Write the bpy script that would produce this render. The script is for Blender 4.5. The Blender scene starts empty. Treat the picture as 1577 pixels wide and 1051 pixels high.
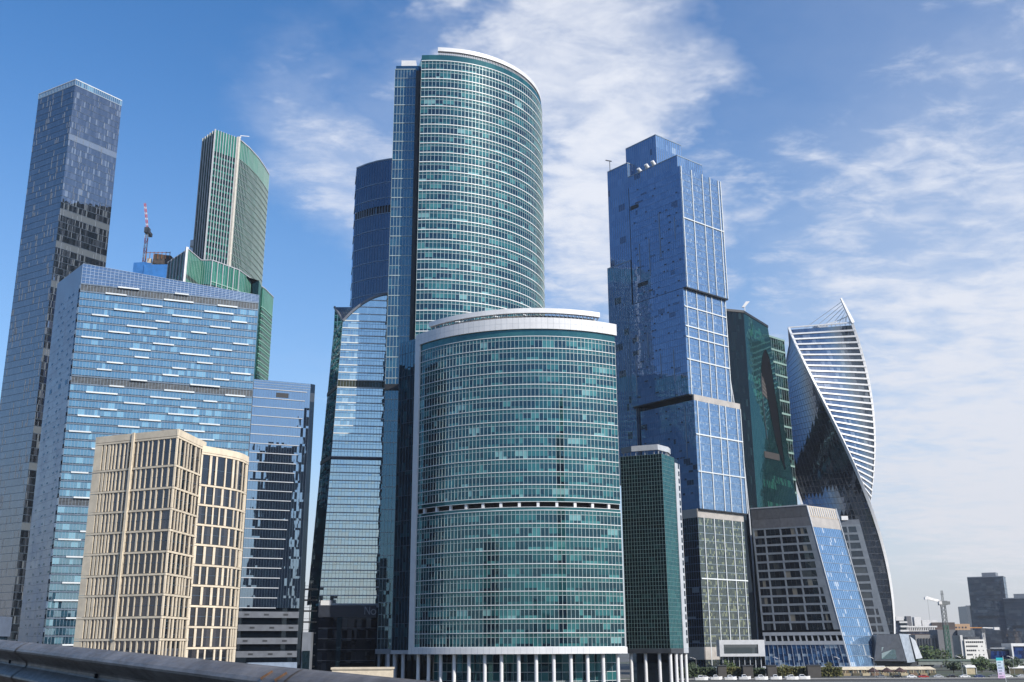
import bpy, math, random
from mathutils import Vector, Matrix
random.seed(7)
R = random.random
D2R = math.radians
scene = bpy.context.scene
COL = scene.collection

# ------------------------------------------------------------------ camera
EYE = 14.0
cam_d = bpy.data.cameras.new('camera')
cam = bpy.data.objects.new('camera', cam_d)
COL.objects.link(cam)
cam_d.sensor_width = 36.0
cam_d.lens = 36.0 * 1600.0 / 1577.0
cam_d.clip_start = 0.1
cam_d.clip_end = 20000.0
cam.matrix_world = (Matrix.Translation((0, 0, EYE)) @ Matrix.Rotation(D2R(90 + 16.4), 4, 'X')
                    @ Matrix.Rotation(D2R(-0.25), 4, 'Z'))
scene.camera = cam

# ------------------------------------------------------------------ light
SUN_AZ = D2R(48)      # from straight behind the camera, towards the right
SUN_EL = D2R(36)
sun_dir = Vector((math.sin(SUN_AZ) * math.cos(SUN_EL), -math.cos(SUN_AZ) * math.cos(SUN_EL), math.sin(SUN_EL)))
sun_d = bpy.data.lights.new('sun', 'SUN')
sun_d.energy = 4.4
sun_d.angle = D2R(0.53)
sun_d.color = (1.0, 0.95, 0.87)
sun = bpy.data.objects.new('sun', sun_d)
sun.rotation_euler = sun_dir.to_track_quat('Z', 'Y').to_euler()
COL.objects.link(sun)

scene.view_settings.view_transform = 'Standard'
scene.view_settings.look = 'None'
scene.view_settings.exposure = 0.36
scene.view_settings.gamma = 1.0
scene.view_settings.use_curve_mapping = False
scene.cycles.max_bounces = 6
scene.cycles.diffuse_bounces = 2
scene.cycles.glossy_bounces = 4
scene.cycles.transmission_bounces = 2
scene.cycles.caustics_reflective = False
scene.cycles.caustics_refractive = False
scene.cycles.sample_clamp_indirect = 4.0
scene.cycles.use_denoising = True


class NT:
    """tiny helper to write node graphs as expressions"""
    def __init__(self, tree):
        self.t = tree
        self.N = tree.nodes
        self.N.clear()
    def node(self, typ, **kw):
        n = self.N.new(typ)
        for k, v in kw.items():
            setattr(n, k, v)
        return n
    def put(self, sock, v):
        if hasattr(v, 'is_output') or isinstance(v, bpy.types.NodeSocket):
            self.t.links.new(v, sock)
        else:
            if sock.type == 'RGBA' and not isinstance(v, float) and len(v) == 3:
                v = (*v, 1.0)
            sock.default_value = v
    def math(self, op, a, b=0.0, c=0.0, clamp=False):
        n = self.node('ShaderNodeMath', operation=op, use_clamp=clamp)
        for i, v in enumerate((a, b, c)):
            self.put(n.inputs[i], v)
        return n.outputs[0]
    def vmath(self, op, a, b=None, out=0):
        n = self.node('ShaderNodeVectorMath', operation=op)
        self.put(n.inputs[0], a)
        if b is not None:
            self.put(n.inputs[1], b)
        return n.outputs[out]
    def noise(self, vec, scale, detail=4.0, rough=0.55, dist=0.0):
        n = self.node('ShaderNodeTexNoise')
        if vec is not None:
            self.put(n.inputs['Vector'], vec)
        n.inputs['Scale'].default_value = scale
        n.inputs['Detail'].default_value = detail
        n.inputs['Roughness'].default_value = rough
        n.inputs['Distortion'].default_value = dist
        return n.outputs['Fac']
    def rng(self, v, a, b, c=0.0, d=1.0, smooth=True):
        n = self.node('ShaderNodeMapRange', interpolation_type='SMOOTHSTEP' if smooth else 'LINEAR')
        self.put(n.inputs[0], v)
        for i, x in enumerate((a, b, c, d)):
            self.put(n.inputs[i + 1], x)
        return n.outputs[0]
    def mix(self, f, a, b, blend='MIX'):
        n = self.node('ShaderNodeMix', data_type='RGBA', blend_type=blend)
        self.put(n.inputs[0], f)
        self.put(n.inputs[6], a)
        self.put(n.inputs[7], b)
        return n.outputs[2]
    def ramp(self, f, stops, interp='LINEAR'):
        n = self.node('ShaderNodeValToRGB')
        n.color_ramp.interpolation = interp
        e = n.color_ramp.elements
        while len(e) < len(stops):
            e.new(0.5)
        for i, (p, c) in enumerate(stops):
            e[i].position = p
            e[i].color = (*c, 1.0)
        self.put(n.inputs[0], f)
        return n.outputs[0]


# ------------------------------------------------------------------ sky
world = bpy.data.worlds.new('World')
scene.world = world
world.use_nodes = True
nt = NT(world.node_tree)
sky = nt.node('ShaderNodeTexSky', sky_type='NISHITA')
sky.sun_disc = False
sky.sun_elevation = SUN_EL
sky.sun_rotation = math.pi - SUN_AZ
sky.altitude = 150.0
sky.air_density = 1.0
sky.dust_density = 0.6
sky.ozone_density = 2.2
tc = nt.node('ShaderNodeTexCoord')
dirv = tc.outputs['Generated']
sep = nt.node('ShaderNodeSeparateXYZ')
nt.put(sep.inputs[0], dirv)
dz = nt.math('ADD', nt.math('MAXIMUM', sep.outputs[2], 0.0), 0.10)
cmb = nt.node('ShaderNodeCombineXYZ')
nt.put(cmb.inputs[0], nt.math('DIVIDE', sep.outputs[0], dz))
nt.put(cmb.inputs[1], nt.math('DIVIDE', sep.outputs[1], dz))
q = cmb.outputs[0]                    # point on the cloud layer above the city
wn = nt.node('ShaderNodeTexNoise')
nt.put(wn.inputs['Vector'], q)
wn.inputs['Scale'].default_value = 3.4
wn.inputs['Detail'].default_value = 5.0
wn.inputs['Roughness'].default_value = 0.6
warp = nt.vmath('SUBTRACT', wn.outputs['Color'], (0.5, 0.5, 0.5))
qw = nt.vmath('ADD', q, nt.vmath('MULTIPLY', warp, (0.60, 0.85, 0.0)))

def bank(cx, cy, rx, ry, rot, soft=0.9):
    """one bank of thin cloud lying on the layer: 1 inside, 0 outside"""
    m = nt.node('ShaderNodeMapping', vector_type='TEXTURE')
    nt.put(m.inputs['Vector'], qw)
    m.inputs['Location'].default_value = (cx, cy, 0)
    m.inputs['Rotation'].default_value = (0, 0, D2R(rot))
    m.inputs['Scale'].default_value = (rx, ry, 1)
    ln = nt.vmath('LENGTH', m.outputs[0], out=1)
    return nt.rng(ln, 1.75, 0.15)

BANKS = [(0.17,1.66,0.20,0.85,-9,1.0),(0.03,1.2,0.16,0.2,0,0.9),(-0.24,1.72,0.20,0.36,-14,0.72),(-0.1,1.45,0.2,0.3,0,0.5),(0.80,1.45,0.15,0.42,-40,0.62),(0.42,1.85,0.14,0.35,-12,0.5),(2.10,3.6,1.05,2.7,-25,1.22),(0.0,2.7,0.9,0.4,0,0.35)]
cov = None
for b in BANKS:
    v = nt.math('MULTIPLY', bank(*b[:5]), b[5])
    cov = v if cov is None else nt.math('MAXIMUM', cov, v)
wide = nt.noise(nt.vmath('ADD', q, (3.1, 7.7, 0)), 0.30, 2.0, 0.5)
mp = nt.node('ShaderNodeMapping')
nt.put(mp.inputs['Vector'], q)
mp.inputs['Rotation'].default_value = (0, 0, D2R(-24))
mp.inputs['Scale'].default_value = (1.0, 1.45, 1)
fine = nt.noise(mp.outputs[0], 8.5, 9.0, 0.64, 0.3)
broad = nt.noise(mp.outputs[0], 2.2, 4.0, 0.5, 0.3)
tex = nt.math('ADD', nt.math('MULTIPLY', fine, 0.60), nt.math('MULTIPLY', broad, 0.40))
# wherever no bank lies the layer thins out to faint streaks
back = nt.math('MULTIPLY', nt.rng(wide, 0.46, 0.66), 0.55)
behind = nt.rng(sep.outputs[1], 0.35, -0.1)
cov = nt.math('MAXIMUM', cov, nt.math('MULTIPLY', back, nt.math('ADD', nt.math('MULTIPLY', behind, 0.8), 0.2)))
thr = nt.math('SUBTRACT', 0.80, nt.math('MULTIPLY', cov, 0.42))
dens = nt.rng(nt.math('SUBTRACT', tex, thr), -0.12, 0.20)
veil = nt.math('MULTIPLY', nt.rng(cov, 0.10, 1.0), 0.38)
dens = nt.math('ADD', nt.math('MULTIPLY', dens, 0.86), nt.math('MULTIPLY', veil, nt.math('SUBTRACT', 1.0, dens)), clamp=True)
hs = nt.node('ShaderNodeHueSaturation')
hs.inputs['Hue'].default_value = 0.503
hs.inputs['Saturation'].default_value = 1.29
hs.inputs['Value'].default_value = 1.0
nt.put(hs.inputs['Color'], sky.outputs[0])
skyc = hs.outputs[0]
cloud_col = nt.mix(nt.rng(sep.outputs[2], 0.05, 0.5), (4.4, 4.4, 4.65), (5.1, 5.2, 5.5))
low = nt.rng(sep.outputs[2], 0.22, 0.0)
skyc = nt.mix(nt.math('MULTIPLY', nt.rng(sep.outputs[2], 0.55, 0.05), 0.38), skyc, (2.5, 3.25, 4.2))
skyc = nt.mix(nt.math('MULTIPLY', low, 0.85), skyc, (3.35, 3.38, 3.72))
mixc = nt.mix(dens, skyc, cloud_col)
bg = nt.node('ShaderNodeBackground')
nt.put(bg.inputs['Color'], mixc)
bg.inputs['Strength'].default_value = 0.145
wo = nt.node('ShaderNodeOutputWorld')
nt.t.links.new(bg.outputs[0], wo.inputs['Surface'])


# ------------------------------------------------------------------ materials
MATS = {}


def mat(name, col, rough=0.6, metal=0.0, var=0.12, scale=0.6, spec=0.4, bump=0.0, streak=0.0):
    """paint, stone, metal, concrete: base colour with soft patchy wear"""
    if name in MATS:
        return MATS[name]
    m = bpy.data.materials.new(name)
    m.use_nodes = True
    n = NT(m.node_tree)
    geo = n.node('ShaderNodeNewGeometry')
    p = geo.outputs['Position']
    f = n.noise(p, scale, 5.0, 0.6)
    c = n.mix(n.rng(f, 0.3, 0.7), tuple(x * (1 - var) for x in col), tuple(min(1, x * (1 + var)) for x in col))
    oi = n.node('ShaderNodeObjectInfo')
    c = n.mix(1.0, c, n.ramp(oi.outputs['Random'], [(0.0, (0.90, 0.90, 0.90)), (1.0, (1.06, 1.05, 1.03))]), 'MULTIPLY')
    if streak:
        sp = n.vmath('MULTIPLY', p, (1.0, 1.0, 0.06))
        g = n.rng(n.noise(sp, 1.3, 4.0, 0.6), 0.45, 0.75)
        c = n.mix(n.math('MULTIPLY', g, streak), c, tuple(x * 0.45 for x in col))
    b = n.node('ShaderNodeBsdfPrincipled')
    n.put(b.inputs['Base Color'], c)
    n.put(b.inputs['Roughness'], n.rng(f, 0.2, 0.8, max(0.03, rough - 0.08), min(1.0, rough + 0.08)))
    b.inputs['Metallic'].default_value = metal
    b.inputs['Specular IOR Level'].default_value = spec
    if bump:
        bn = n.node('ShaderNodeBump')
        bn.inputs['Strength'].default_value = bump
        bn.inputs['Distance'].default_value = 0.05
        n.put(bn.inputs['Height'], n.noise(p, scale * 12, 4.0, 0.6))
        n.put(b.inputs['Normal'], bn.outputs[0])
    o = n.node('ShaderNodeOutputMaterial')
    n.t.links.new(b.outputs[0], o.inputs[0])
    MATS[name] = m
    return m


def glass(name, tint, stops, f0=0.25, rough=0.015, wave=0.0, fpow=4.0, interp='CONSTANT'):
    """coated facade glass: what stands behind the pane (by pane) under a tinted mirror coat"""
    if name in MATS:
        return MATS[name]
    m = bpy.data.materials.new(name)
    m.use_nodes = True
    n = NT(m.node_tree)
    at = n.node('ShaderNodeAttribute', attribute_name='pane')
    inner = n.ramp(at.outputs['Fac'], stops, interp)
    d = n.node('ShaderNodeBsdfDiffuse')
    n.put(d.inputs['Color'], inner)
    g = n.node('ShaderNodeBsdfAnisotropic')
    g.inputs['Color'].default_value = (*tint, 1)
    g.inputs['Roughness'].default_value = rough
    lw = n.node('ShaderNodeLayerWeight')
    lw.inputs['Blend'].default_value = 0.5
    fac = n.math('ADD', f0, n.math('MULTIPLY', n.math('POWER', lw.outputs['Facing'], fpow), 1.0 - f0), clamp=True)
    if wave:
        geo = n.node('ShaderNodeNewGeometry')
        bn = n.node('ShaderNodeBump')
        bn.inputs['Strength'].default_value = 1.0
        bn.inputs['Distance'].default_value = wave
        n.put(bn.inputs['Height'], n.noise(geo.outputs['Position'], 0.35, 1.0, 0.5))
        n.put(g.inputs['Normal'], bn.outputs[0])
    mx = n.node('ShaderNodeMixShader')
    n.put(mx.inputs[0], fac)
    n.t.links.new(d.outputs[0], mx.inputs[1])
    n.t.links.new(g.outputs[0], mx.inputs[2])
    o = n.node('ShaderNodeOutputMaterial')
    n.t.links.new(mx.outputs[0], o.inputs[0])
    MATS[name] = m
    return m


# paints, metals, stone
WHITE = mat('white_aluminium', (0.70, 0.70, 0.705), 0.42, 0.0, 0.05, 0.25, streak=0.10)
WHITE2 = mat('white_fin_paint', (0.62, 0.65, 0.66), 0.45, 0.0, 0.05, 0.4)
PALE = mat('pale_grey_cladding', (0.42, 0.44, 0.47), 0.5, 0.0, 0.08, 0.3, streak=0.15)
GREY = mat('grey_metal_panel', (0.22, 0.235, 0.26), 0.45, 0.2, 0.12, 0.3, streak=0.2)
DARKG = mat('dark_grey_metal', (0.06, 0.065, 0.075), 0.45, 0.2, 0.15, 0.4)
BLACK = mat('black_soffit', (0.016, 0.018, 0.022), 0.5, 0.0, 0.2, 0.5)
BEIGEP = mat('beige_metal_band', (0.40, 0.37, 0.34), 0.5, 0.1, 0.1, 0.3)
STONE = mat('cream_stone', (0.64, 0.55, 0.42), 0.75, 0.0, 0.10, 0.5, bump=0.15, streak=0.10)
CONC = mat('raw_concrete', (0.33, 0.31, 0.28), 0.85, 0.0, 0.2, 0.3, bump=0.2, streak=0.3)
ASPH = mat('asphalt', (0.05, 0.05, 0.052), 0.85, 0.0, 0.25, 0.5, bump=0.2)
GALV = mat('galvanised_steel', (0.42, 0.42, 0.44), 0.42, 0.75, 0.18, 3.0, streak=0.3)
RUST = mat('rusty_steel', (0.28, 0.12, 0.045), 0.8, 0.2, 0.4, 30.0)
MULL = mat('teal_grey_mullion', (0.40, 0.47, 0.47), 0.45, 0.2, 0.06, 0.5)
MULLB = mat('blue_grey_mullion', (0.25, 0.31, 0.38), 0.45, 0.2, 0.06, 0.5)
NAVYM = mat('navy_mullion', (0.07, 0.10, 0.14), 0.4, 0.3, 0.1, 0.5)
ROOFM = mat('roof_felt', (0.12, 0.12, 0.12), 0.9, 0.0, 0.2, 0.2)

# glass
TEAL = glass('teal_coated_glass', (0.26, 0.63, 0.74), [(0.0, (0.004, 0.012, 0.022)), (0.30, (0.006, 0.024, 0.036)), (0.55, (0.010, 0.052, 0.060)),
             (0.76, (0.022, 0.105, 0.11)), (0.90, (0.05, 0.17, 0.17)), (0.975, (0.15, 0.30, 0.30))], 0.11, wave=0.004)
TEALS = glass('teal_spandrel_glass', (0.30, 0.68, 0.76), [(0.0, (0.014, 0.062, 0.066)), (0.5, (0.018, 0.075, 0.078)), (0.8, (0.024, 0.092, 0.092))], 0.11, wave=0.003)
NAVY = glass('navy_coated_glass', (0.30, 0.56, 0.72), [(0.0, (0.006, 0.020, 0.032)), (0.5, (0.010, 0.036, 0.052)), (0.85, (0.018, 0.062, 0.078))], 0.22)
DARKGL = glass('dark_tinted_glass', (0.30, 0.40, 0.50), [(0.0, (0.003, 0.005, 0.008)), (0.6, (0.006, 0.010, 0.014)), (0.92, (0.05, 0.055, 0.06))], 0.12)
IQGL = glass('sky_blue_glass', (0.60, 0.84, 0.95), [(0.0, (0.015, 0.05, 0.08)), (0.5, (0.03, 0.085, 0.125)), (0.86, (0.13, 0.26, 0.32))], 0.36, wave=0.004)
OKOGL = glass('steel_blue_panel_glass', (0.62, 0.66, 0.73), [(0.0, (0.010, 0.013, 0.018)), (0.5, (0.020, 0.025, 0.033)), (0.75, (0.045, 0.054, 0.070)), (0.93, (0.13, 0.15, 0.17))], 0.32, wave=0.02)
GREENGL = glass('emerald_glass', (0.24, 0.50, 0.42), [(0.0, (0.003, 0.008, 0.008)), (0.6, (0.007, 0.026, 0.022)), (0.9, (0.03, 0.07, 0.058))], 0.11)
GREENSP = glass('emerald_spandrel', (0.30, 0.72, 0.55), [(0.0, (0.03, 0.15, 0.11)), (0.5, (0.036, 0.16, 0.115)), (0.8, (0.045, 0.19, 0.135))], 0.13)
SILVER = glass('silver_blue_glass', (0.78, 0.93, 0.97), [(0.0, (0.010, 0.025, 0.032)), (0.42, (0.05, 0.11, 0.12)), (0.75, (0.26, 0.35, 0.36))], 0.50, wave=0.02)
COCGL = glass('cobalt_glass', (0.50, 0.68, 0.98), [(0.0, (0.10, 0.20, 0.38)), (0.45, (0.118, 0.23, 0.42)), (0.8, (0.145, 0.26, 0.46)), (0.97, (0.03, 0.045, 0.08))], 0.15, wave=0.006)
COCR = glass('cobalt_glass_pale', (0.60, 0.77, 1.0), [(0.0, (0.07, 0.13, 0.23)), (0.40, (0.10, 0.18, 0.30)), (0.75, (0.13, 0.21, 0.33)), (0.95, (0.30, 0.38, 0.45))], 0.34, wave=0.004)
ARCHGL = glass('deep_teal_glass', (0.22, 0.52, 0.52), [(0.0, (0.006, 0.022, 0.024)), (0.6, (0.010, 0.034, 0.034)), (0.95, (0.02, 0.085, 0.065))], 0.10, wave=0.006)
EVOGL = glass('smoky_glass', (0.48, 0.58, 0.74), [(0.0, (0.004, 0.006, 0.010)), (0.6, (0.008, 0.012, 0.018)), (0.9, (0.05, 0.055, 0.06))], 0.26, wave=0.02)
WINGL = glass('plain_window_glass', (0.55, 0.62, 0.72), [(0.0, (0.006, 0.008, 0.011)), (0.5, (0.014, 0.018, 0.022)), (0.8, (0.05, 0.055, 0.055)), (0.94, (0.22, 0.20, 0.16))], 0.12, wave=0.008)
BEIGL = glass('bronze_window_glass', (0.70, 0.72, 0.80), [(0.0, (0.006, 0.007, 0.010)), (0.5, (0.012, 0.013, 0.017)), (0.85, (0.035, 0.033, 0.035))], 0.12, wave=0.010)
PODGL = glass('podium_blue_glass', (0.55, 0.74, 1.0), [(0.0, (0.015, 0.06, 0.16)), (0.5, (0.05, 0.14, 0.30)), (0.8, (0.40, 0.50, 0.60))], 0.34)
HAZEGL = glass('hazed_grey_glass', (0.55, 0.63, 0.72), [(0.0, (0.05, 0.06, 0.075)), (0.5, (0.065, 0.075, 0.09)), (0.85, (0.09, 0.105, 0.12))], 0.2)  # distance haze lightened into the pane colours
PURPGL = glass('slate_window_strip', (0.4, 0.45, 0.6), [(0.0, (0.02, 0.022, 0.04)), (0.6, (0.04, 0.042, 0.065)), (0.9, (0.09, 0.09, 0.11))], 0.10)


# ------------------------------------------------------------------ mesh builders
ORI = {}


class MB:
    def __init__(self):
        self.v, self.f, self.m, self.r = [], [], [], []

    def poly(self, pts, mi=0, r=0.3):
        i = len(self.v)
        self.v.extend([tuple(p) for p in pts])
        self.f.append(tuple(range(i, i + len(pts))))
        self.m.append(mi)
        self.r.append(r)

    def hexa(self, p, mi=0, r=0.3):
        """p: 8 corners, bottom ring 0..3 then top ring 4..7"""
        i = len(self.v)
        self.v.extend([tuple(x) for x in p])
        for q in ((3, 2, 1, 0), (4, 5, 6, 7), (0, 1, 5, 4), (1, 2, 6, 5), (2, 3, 7, 6), (3, 0, 4, 7)):
            self.f.append(tuple(i + k for k in q))
            self.m.append(mi)
            self.r.append(r)

    def box(self, x0, x1, y0, y1, z0, z1, mi=0, r=0.3):
        self.hexa([(x0, y0, z0), (x1, y0, z0), (x1, y1, z0), (x0, y1, z0), (x0, y0, z1), (x1, y0, z1), (x1, y1, z1), (x0, y1, z1)], mi, r)

    def obox(self, c, ax, ay, hx, hy, z0, z1, mi=0, r=0.3):
        """box on the ground plan: centre c, axes ax ay (2d), half sizes"""
        q = []
        for z in (z0, z1):
            for sx, sy in ((-1, -1), (1, -1), (1, 1), (-1, 1)):
                q.append((c[0] + ax[0] * hx * sx + ay[0] * hy * sy, c[1] + ax[1] * hx * sx + ay[1] * hy * sy, z))
        self.hexa(q, mi, r)

    def beam(self, a, b, w, h=None, mi=0, r=0.3):
        a, b = Vector(a), Vector(b)
        h = h or w
        d = (b - a).normalized()
        s = d.cross(Vector((0, 0, 1)))
        if s.length < 1e-3:
            s = Vector((1, 0, 0))
        s.normalize()
        u = s.cross(d).normalized()
        s *= w / 2
        u *= h / 2
        self.hexa([a - s - u, a + s - u, a + s + u, a - s + u, b - s - u, b + s - u, b + s + u, b - s + u], mi, r)

    def tube(self, a, b, ra, rb=None, n=10, mi=0, r=0.3, caps=True):
        a, b = Vector(a), Vector(b)
        rb = ra if rb is None else rb
        d = (b - a).normalized()
        s = d.orthogonal().normalized()
        u = d.cross(s)
        i = len(self.v)
        for c, rr in ((a, ra), (b, rb)):
            for k in range(n):
                t = 2 * math.pi * k / n
                self.v.append(tuple(c + s * math.cos(t) * rr + u * math.sin(t) * rr))
        for k in range(n):
            j = (k + 1) % n
            self.f.append((i + k, i + j, i + n + j, i + n + k))
            self.m.append(mi)
            self.r.append(r)
        if caps:
            self.f.append(tuple(i + n + k for k in range(n)))
            self.f.append(tuple(i + k for k in reversed(range(n))))
            self.m += [mi, mi]
            self.r += [r, r]

    def prism(self, bot, top, z0, z1, mi=0, r=0.3, roof=None):
        """closed prism over a ground polygon, counter-clockwise seen from above"""
        n = len(bot)
        for k in range(n):
            j = (k + 1) % n
            self.poly([(*bot[k], z0), (*bot[j], z0), (*top[j], z1), (*top[k], z1)], mi, r)
        self.poly([(*p, z1) for p in top], mi if roof is None else roof, r)
        self.poly([(*p, z0) for p in reversed(bot)], mi if roof is None else roof, r)

    def build(self, name, mats, parent=None, kind=None, smooth=False, label=None):
        me = bpy.data.meshes.new(name)
        me.from_pydata(self.v, [], self.f)
        if not isinstance(mats, (list, tuple)):
            mats = [mats]
        for m in mats:
            me.materials.append(m)
        me.polygons.foreach_set('material_index', self.m)
        a = me.attributes.new('pane', 'FLOAT', 'FACE')
        a.data.foreach_set('value', self.r)
        if smooth:
            me.polygons.foreach_set('use_smooth', [True] * len(self.f))
        me.update()
        o = bpy.data.objects.new(name, me)
        COL.objects.link(o)
        if parent is not None:
            o.parent = parent
            g = ORI.get(parent.name)
            if g is not None:
                o.location = (-g[0], -g[1], -g[2])
        if kind:
            o['kind'] = kind
        if label:
            o['label'] = label
        return o


def thing(name, label, cat, loc, group=None):
    o = bpy.data.objects.new(name, None)
    COL.objects.link(o)
    o.location = loc
    o.empty_display_size = 2.0
    o['label'] = label
    o['category'] = cat
    if group:
        o['group'] = group
    ORI[o.name] = tuple(loc)
    return o


def tag(o, label, cat, group=None):
    o['label'] = label
    o['category'] = cat
    if group:
        o['group'] = group
    return o


def resample(pts, n):
    L = [0.0]
    for a, b in zip(pts, pts[1:]):
        L.append(L[-1] + math.hypot(b[0] - a[0], b[1] - a[1]))
    out = []
    k = 0
    for i in range(n + 1):
        t = L[-1] * i / n
        while k < len(pts) - 2 and L[k + 1] < t:
            k += 1
        f = (t - L[k]) / max(1e-9, L[k + 1] - L[k])
        out.append((pts[k][0] + (pts[k + 1][0] - pts[k][0]) * f, pts[k][1] + (pts[k + 1][1] - pts[k][1]) * f))
    return out


class Face:
    """one face of a building: a ground line (left to right seen from outside) lofted to a top line"""
    def __init__(self, bot, z0, z1, top=None, res=64):
        straight = len(bot) == 2
        self.b = resample(bot, res)
        self.t = resample(top or bot, res)
        self.z0, self.z1, self.res = z0, z1, res
        self.straight = straight

    def xy(self, u, z):
        w = (z - self.z0) / (self.z1 - self.z0)
        x = min(max(u, 0.0), 1.0) * self.res
        i = min(int(x), self.res - 1)
        f = x - i
        f = u * self.res - i
        b0, b1, t0, t1 = self.b[i], self.b[i + 1], self.t[i], self.t[i + 1]
        bx = b0[0] + (b1[0] - b0[0]) * f
        by = b0[1] + (b1[1] - b0[1]) * f
        tx = t0[0] + (t1[0] - t0[0]) * f
        ty = t0[1] + (t1[1] - t0[1]) * f
        return (bx + (tx - bx) * w, by + (ty - by) * w)

    def nrm(self, u):
        u = min(max(u, 0.0), 1.0)
        a = self.xy(max(0, u - 0.01), self.z0)
        b = self.xy(min(1, u + 0.01), self.z0)
        dx, dy = b[0] - a[0], b[1] - a[1]
        L = math.hypot(dx, dy)
        return (dy / L, -dx / L)

    def pt(self, u, z, out=0.0):
        x, y = self.xy(u, z)
        n = self.nrm(u) if out else (0, 0)
        return Vector((x + n[0] * out, y + n[1] * out, z))

    def length(self):
        return sum(math.hypot(b[0] - a[0], b[1] - a[1]) for a, b in zip(self.b, self.b[1:]))


def glaze(root, F, zs, nc, mats, layers=((0.0, 1.0, 0),), tilt=0.002, group=3, name='glass_band', rfun=None, u0=0.0, u1=1.0, out=0.0, kind=None, joined=False):
    """one object per storey, holding its panes; every pane sits a hair out of true"""
    M = MB()
    objs = []
    for fi in range(len(zs) - 1):
        if not joined:
            M = MB()
        za, zb = zs[fi], zs[fi + 1]
        for fa, fb, mi in layers:
            z0, z1 = za + (zb - za) * fa, za + (zb - za) * fb
            left, val = 0, 0.0
            for c in range(nc):
                if left <= 0:
                    left = random.randint(1, group)
                    val = R()
                left -= 1
                ua, ub = u0 + (u1 - u0) * c / nc, u0 + (u1 - u0) * (c + 1) / nc
                tx, ty = random.gauss(0, tilt), random.gauss(0, tilt)
                n = F.nrm((ua + ub) / 2)
                w = 1.0
                q = []
                for u, z, sx, sz in ((ua, z0, -1, -1), (ub, z0, 1, -1), (ub, z1, 1, 1), (ua, z1, -1, 1)):
                    p = F.pt(u, z)
                    k = out + tx * sx * w + ty * sz * w
                    q.append((p.x + n[0] * k, p.y + n[1] * k, p.z))
                rv = rfun(fi, c, val) if rfun else val
                M.poly(q, mi, rv)
        if not joined:
            objs.append(M.build(name, mats, root, kind))
    if joined:
        objs.append(M.build(name, mats, root, kind or 'stuff'))
    return objs


def strip(M, F, u0, u1, z0, z1, o0, o1, nseg=1, mi=0, r=0.3):
    """a box that follows the face between u0..u1, z0..z1 and from o0 to o1 in front of it"""
    for s in range(nseg):
        ua, ub = u0 + (u1 - u0) * s / nseg, u0 + (u1 - u0) * (s + 1) / nseg
        M.hexa([F.pt(ua, z0, o1), F.pt(ub, z0, o1), F.pt(ub, z0, o0), F.pt(ua, z0, o0),
                F.pt(ua, z1, o1), F.pt(ub, z1, o1), F.pt(ub, z1, o0), F.pt(ua, z1, o0)], mi, r)


def bands(root, F, zlist, h, out, m, name='sill_band', nseg=1, u0=0.0, u1=1.0, o0=-0.05):
    for z in zlist:
        M = MB()
        strip(M, F, u0, u1, z - h / 2, z + h / 2, o0, out, nseg)
        M.build(name, m, root)


def mullions(root, F, us, z0, z1, w, out, m, name='mullion_grid', joined=True, o0=-0.05):
    L = F.length()
    M = MB()
    for u in us:
        if not joined:
            M = MB()
        du = w / L / 2
        strip(M, F, u - du, u + du, z0, z1, o0, out)
        if not joined:
            M.build(name, m, root)
    if joined:
        M.build(name, m, root, 'stuff')


def lin(a, b, n):
    return [a + (b - a) * i / n for i in range(n + 1)]


def arc(cx, cy, r, a0, a1, n=48):
    """arc seen from the south: angle 0 faces the camera, positive to the right"""
    return [(cx + r * math.sin(D2R(a)), cy - r * math.cos(D2R(a))) for a in lin(a0, a1, n)]


# ------------------------------------------------------------------ ground and far terrain
def ground():
    M = MB()
    M.poly([(-9000, -9000, 0), (9000, -9000, 0), (9000, 9000, 0), (-9000, 9000, 0)])
    g = bpy.data.materials.new('city_ground')
    g.use_nodes = True
    n = NT(g.node_tree)
    geo = n.node('ShaderNodeNewGeometry')
    p = geo.outputs['Position']
    f = n.noise(p, 0.006, 5.0, 0.6)
    c = n.ramp(f, [(0.35, (0.055, 0.055, 0.056)), (0.5, (0.10, 0.098, 0.092)), (0.62, (0.05, 0.065, 0.03))])
    c = n.mix(n.rng(n.noise(p, 0.4, 4.0, 0.6), 0.3, 0.8, 0.0, 0.35), c, (0.03, 0.03, 0.03))
    b = n.node('ShaderNodeBsdfPrincipled')
    n.put(b.inputs['Base Color'], c)
    b.inputs['Roughness'].default_value = 0.9
    o = n.node('ShaderNodeOutputMaterial')
    n.t.links.new(b.outputs[0], o.inputs[0])
    M.build('ground', g, None, 'structure')
    M = MB()
    M.box(40, 420, 452, 470, 0.0, 0.12)
    M.build('embankment_road', ASPH, None, 'structure')
    M = MB()
    M.box(40, 420, 470.2, 478, 0.0, 0.26)
    M.build('pavement', mat('pavement_slabs', (0.30, 0.29, 0.27), 0.85, 0, 0.15, 0.8), None, 'structure')


ground()


# ------------------------------------------------------------------ front curved tower on columns
def columns(root, pts, z0, z1, r, m=WHITE):
    for x, y in pts:
        M = MB()
        M.tube((x, y, z0), (x, y, z1), r, r, 16)
        M.tube((x, y, z0), (x, y, z0 + 0.5), r * 1.2, r * 1.2, 16)
        M.build('column', m, root, smooth=False)


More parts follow.
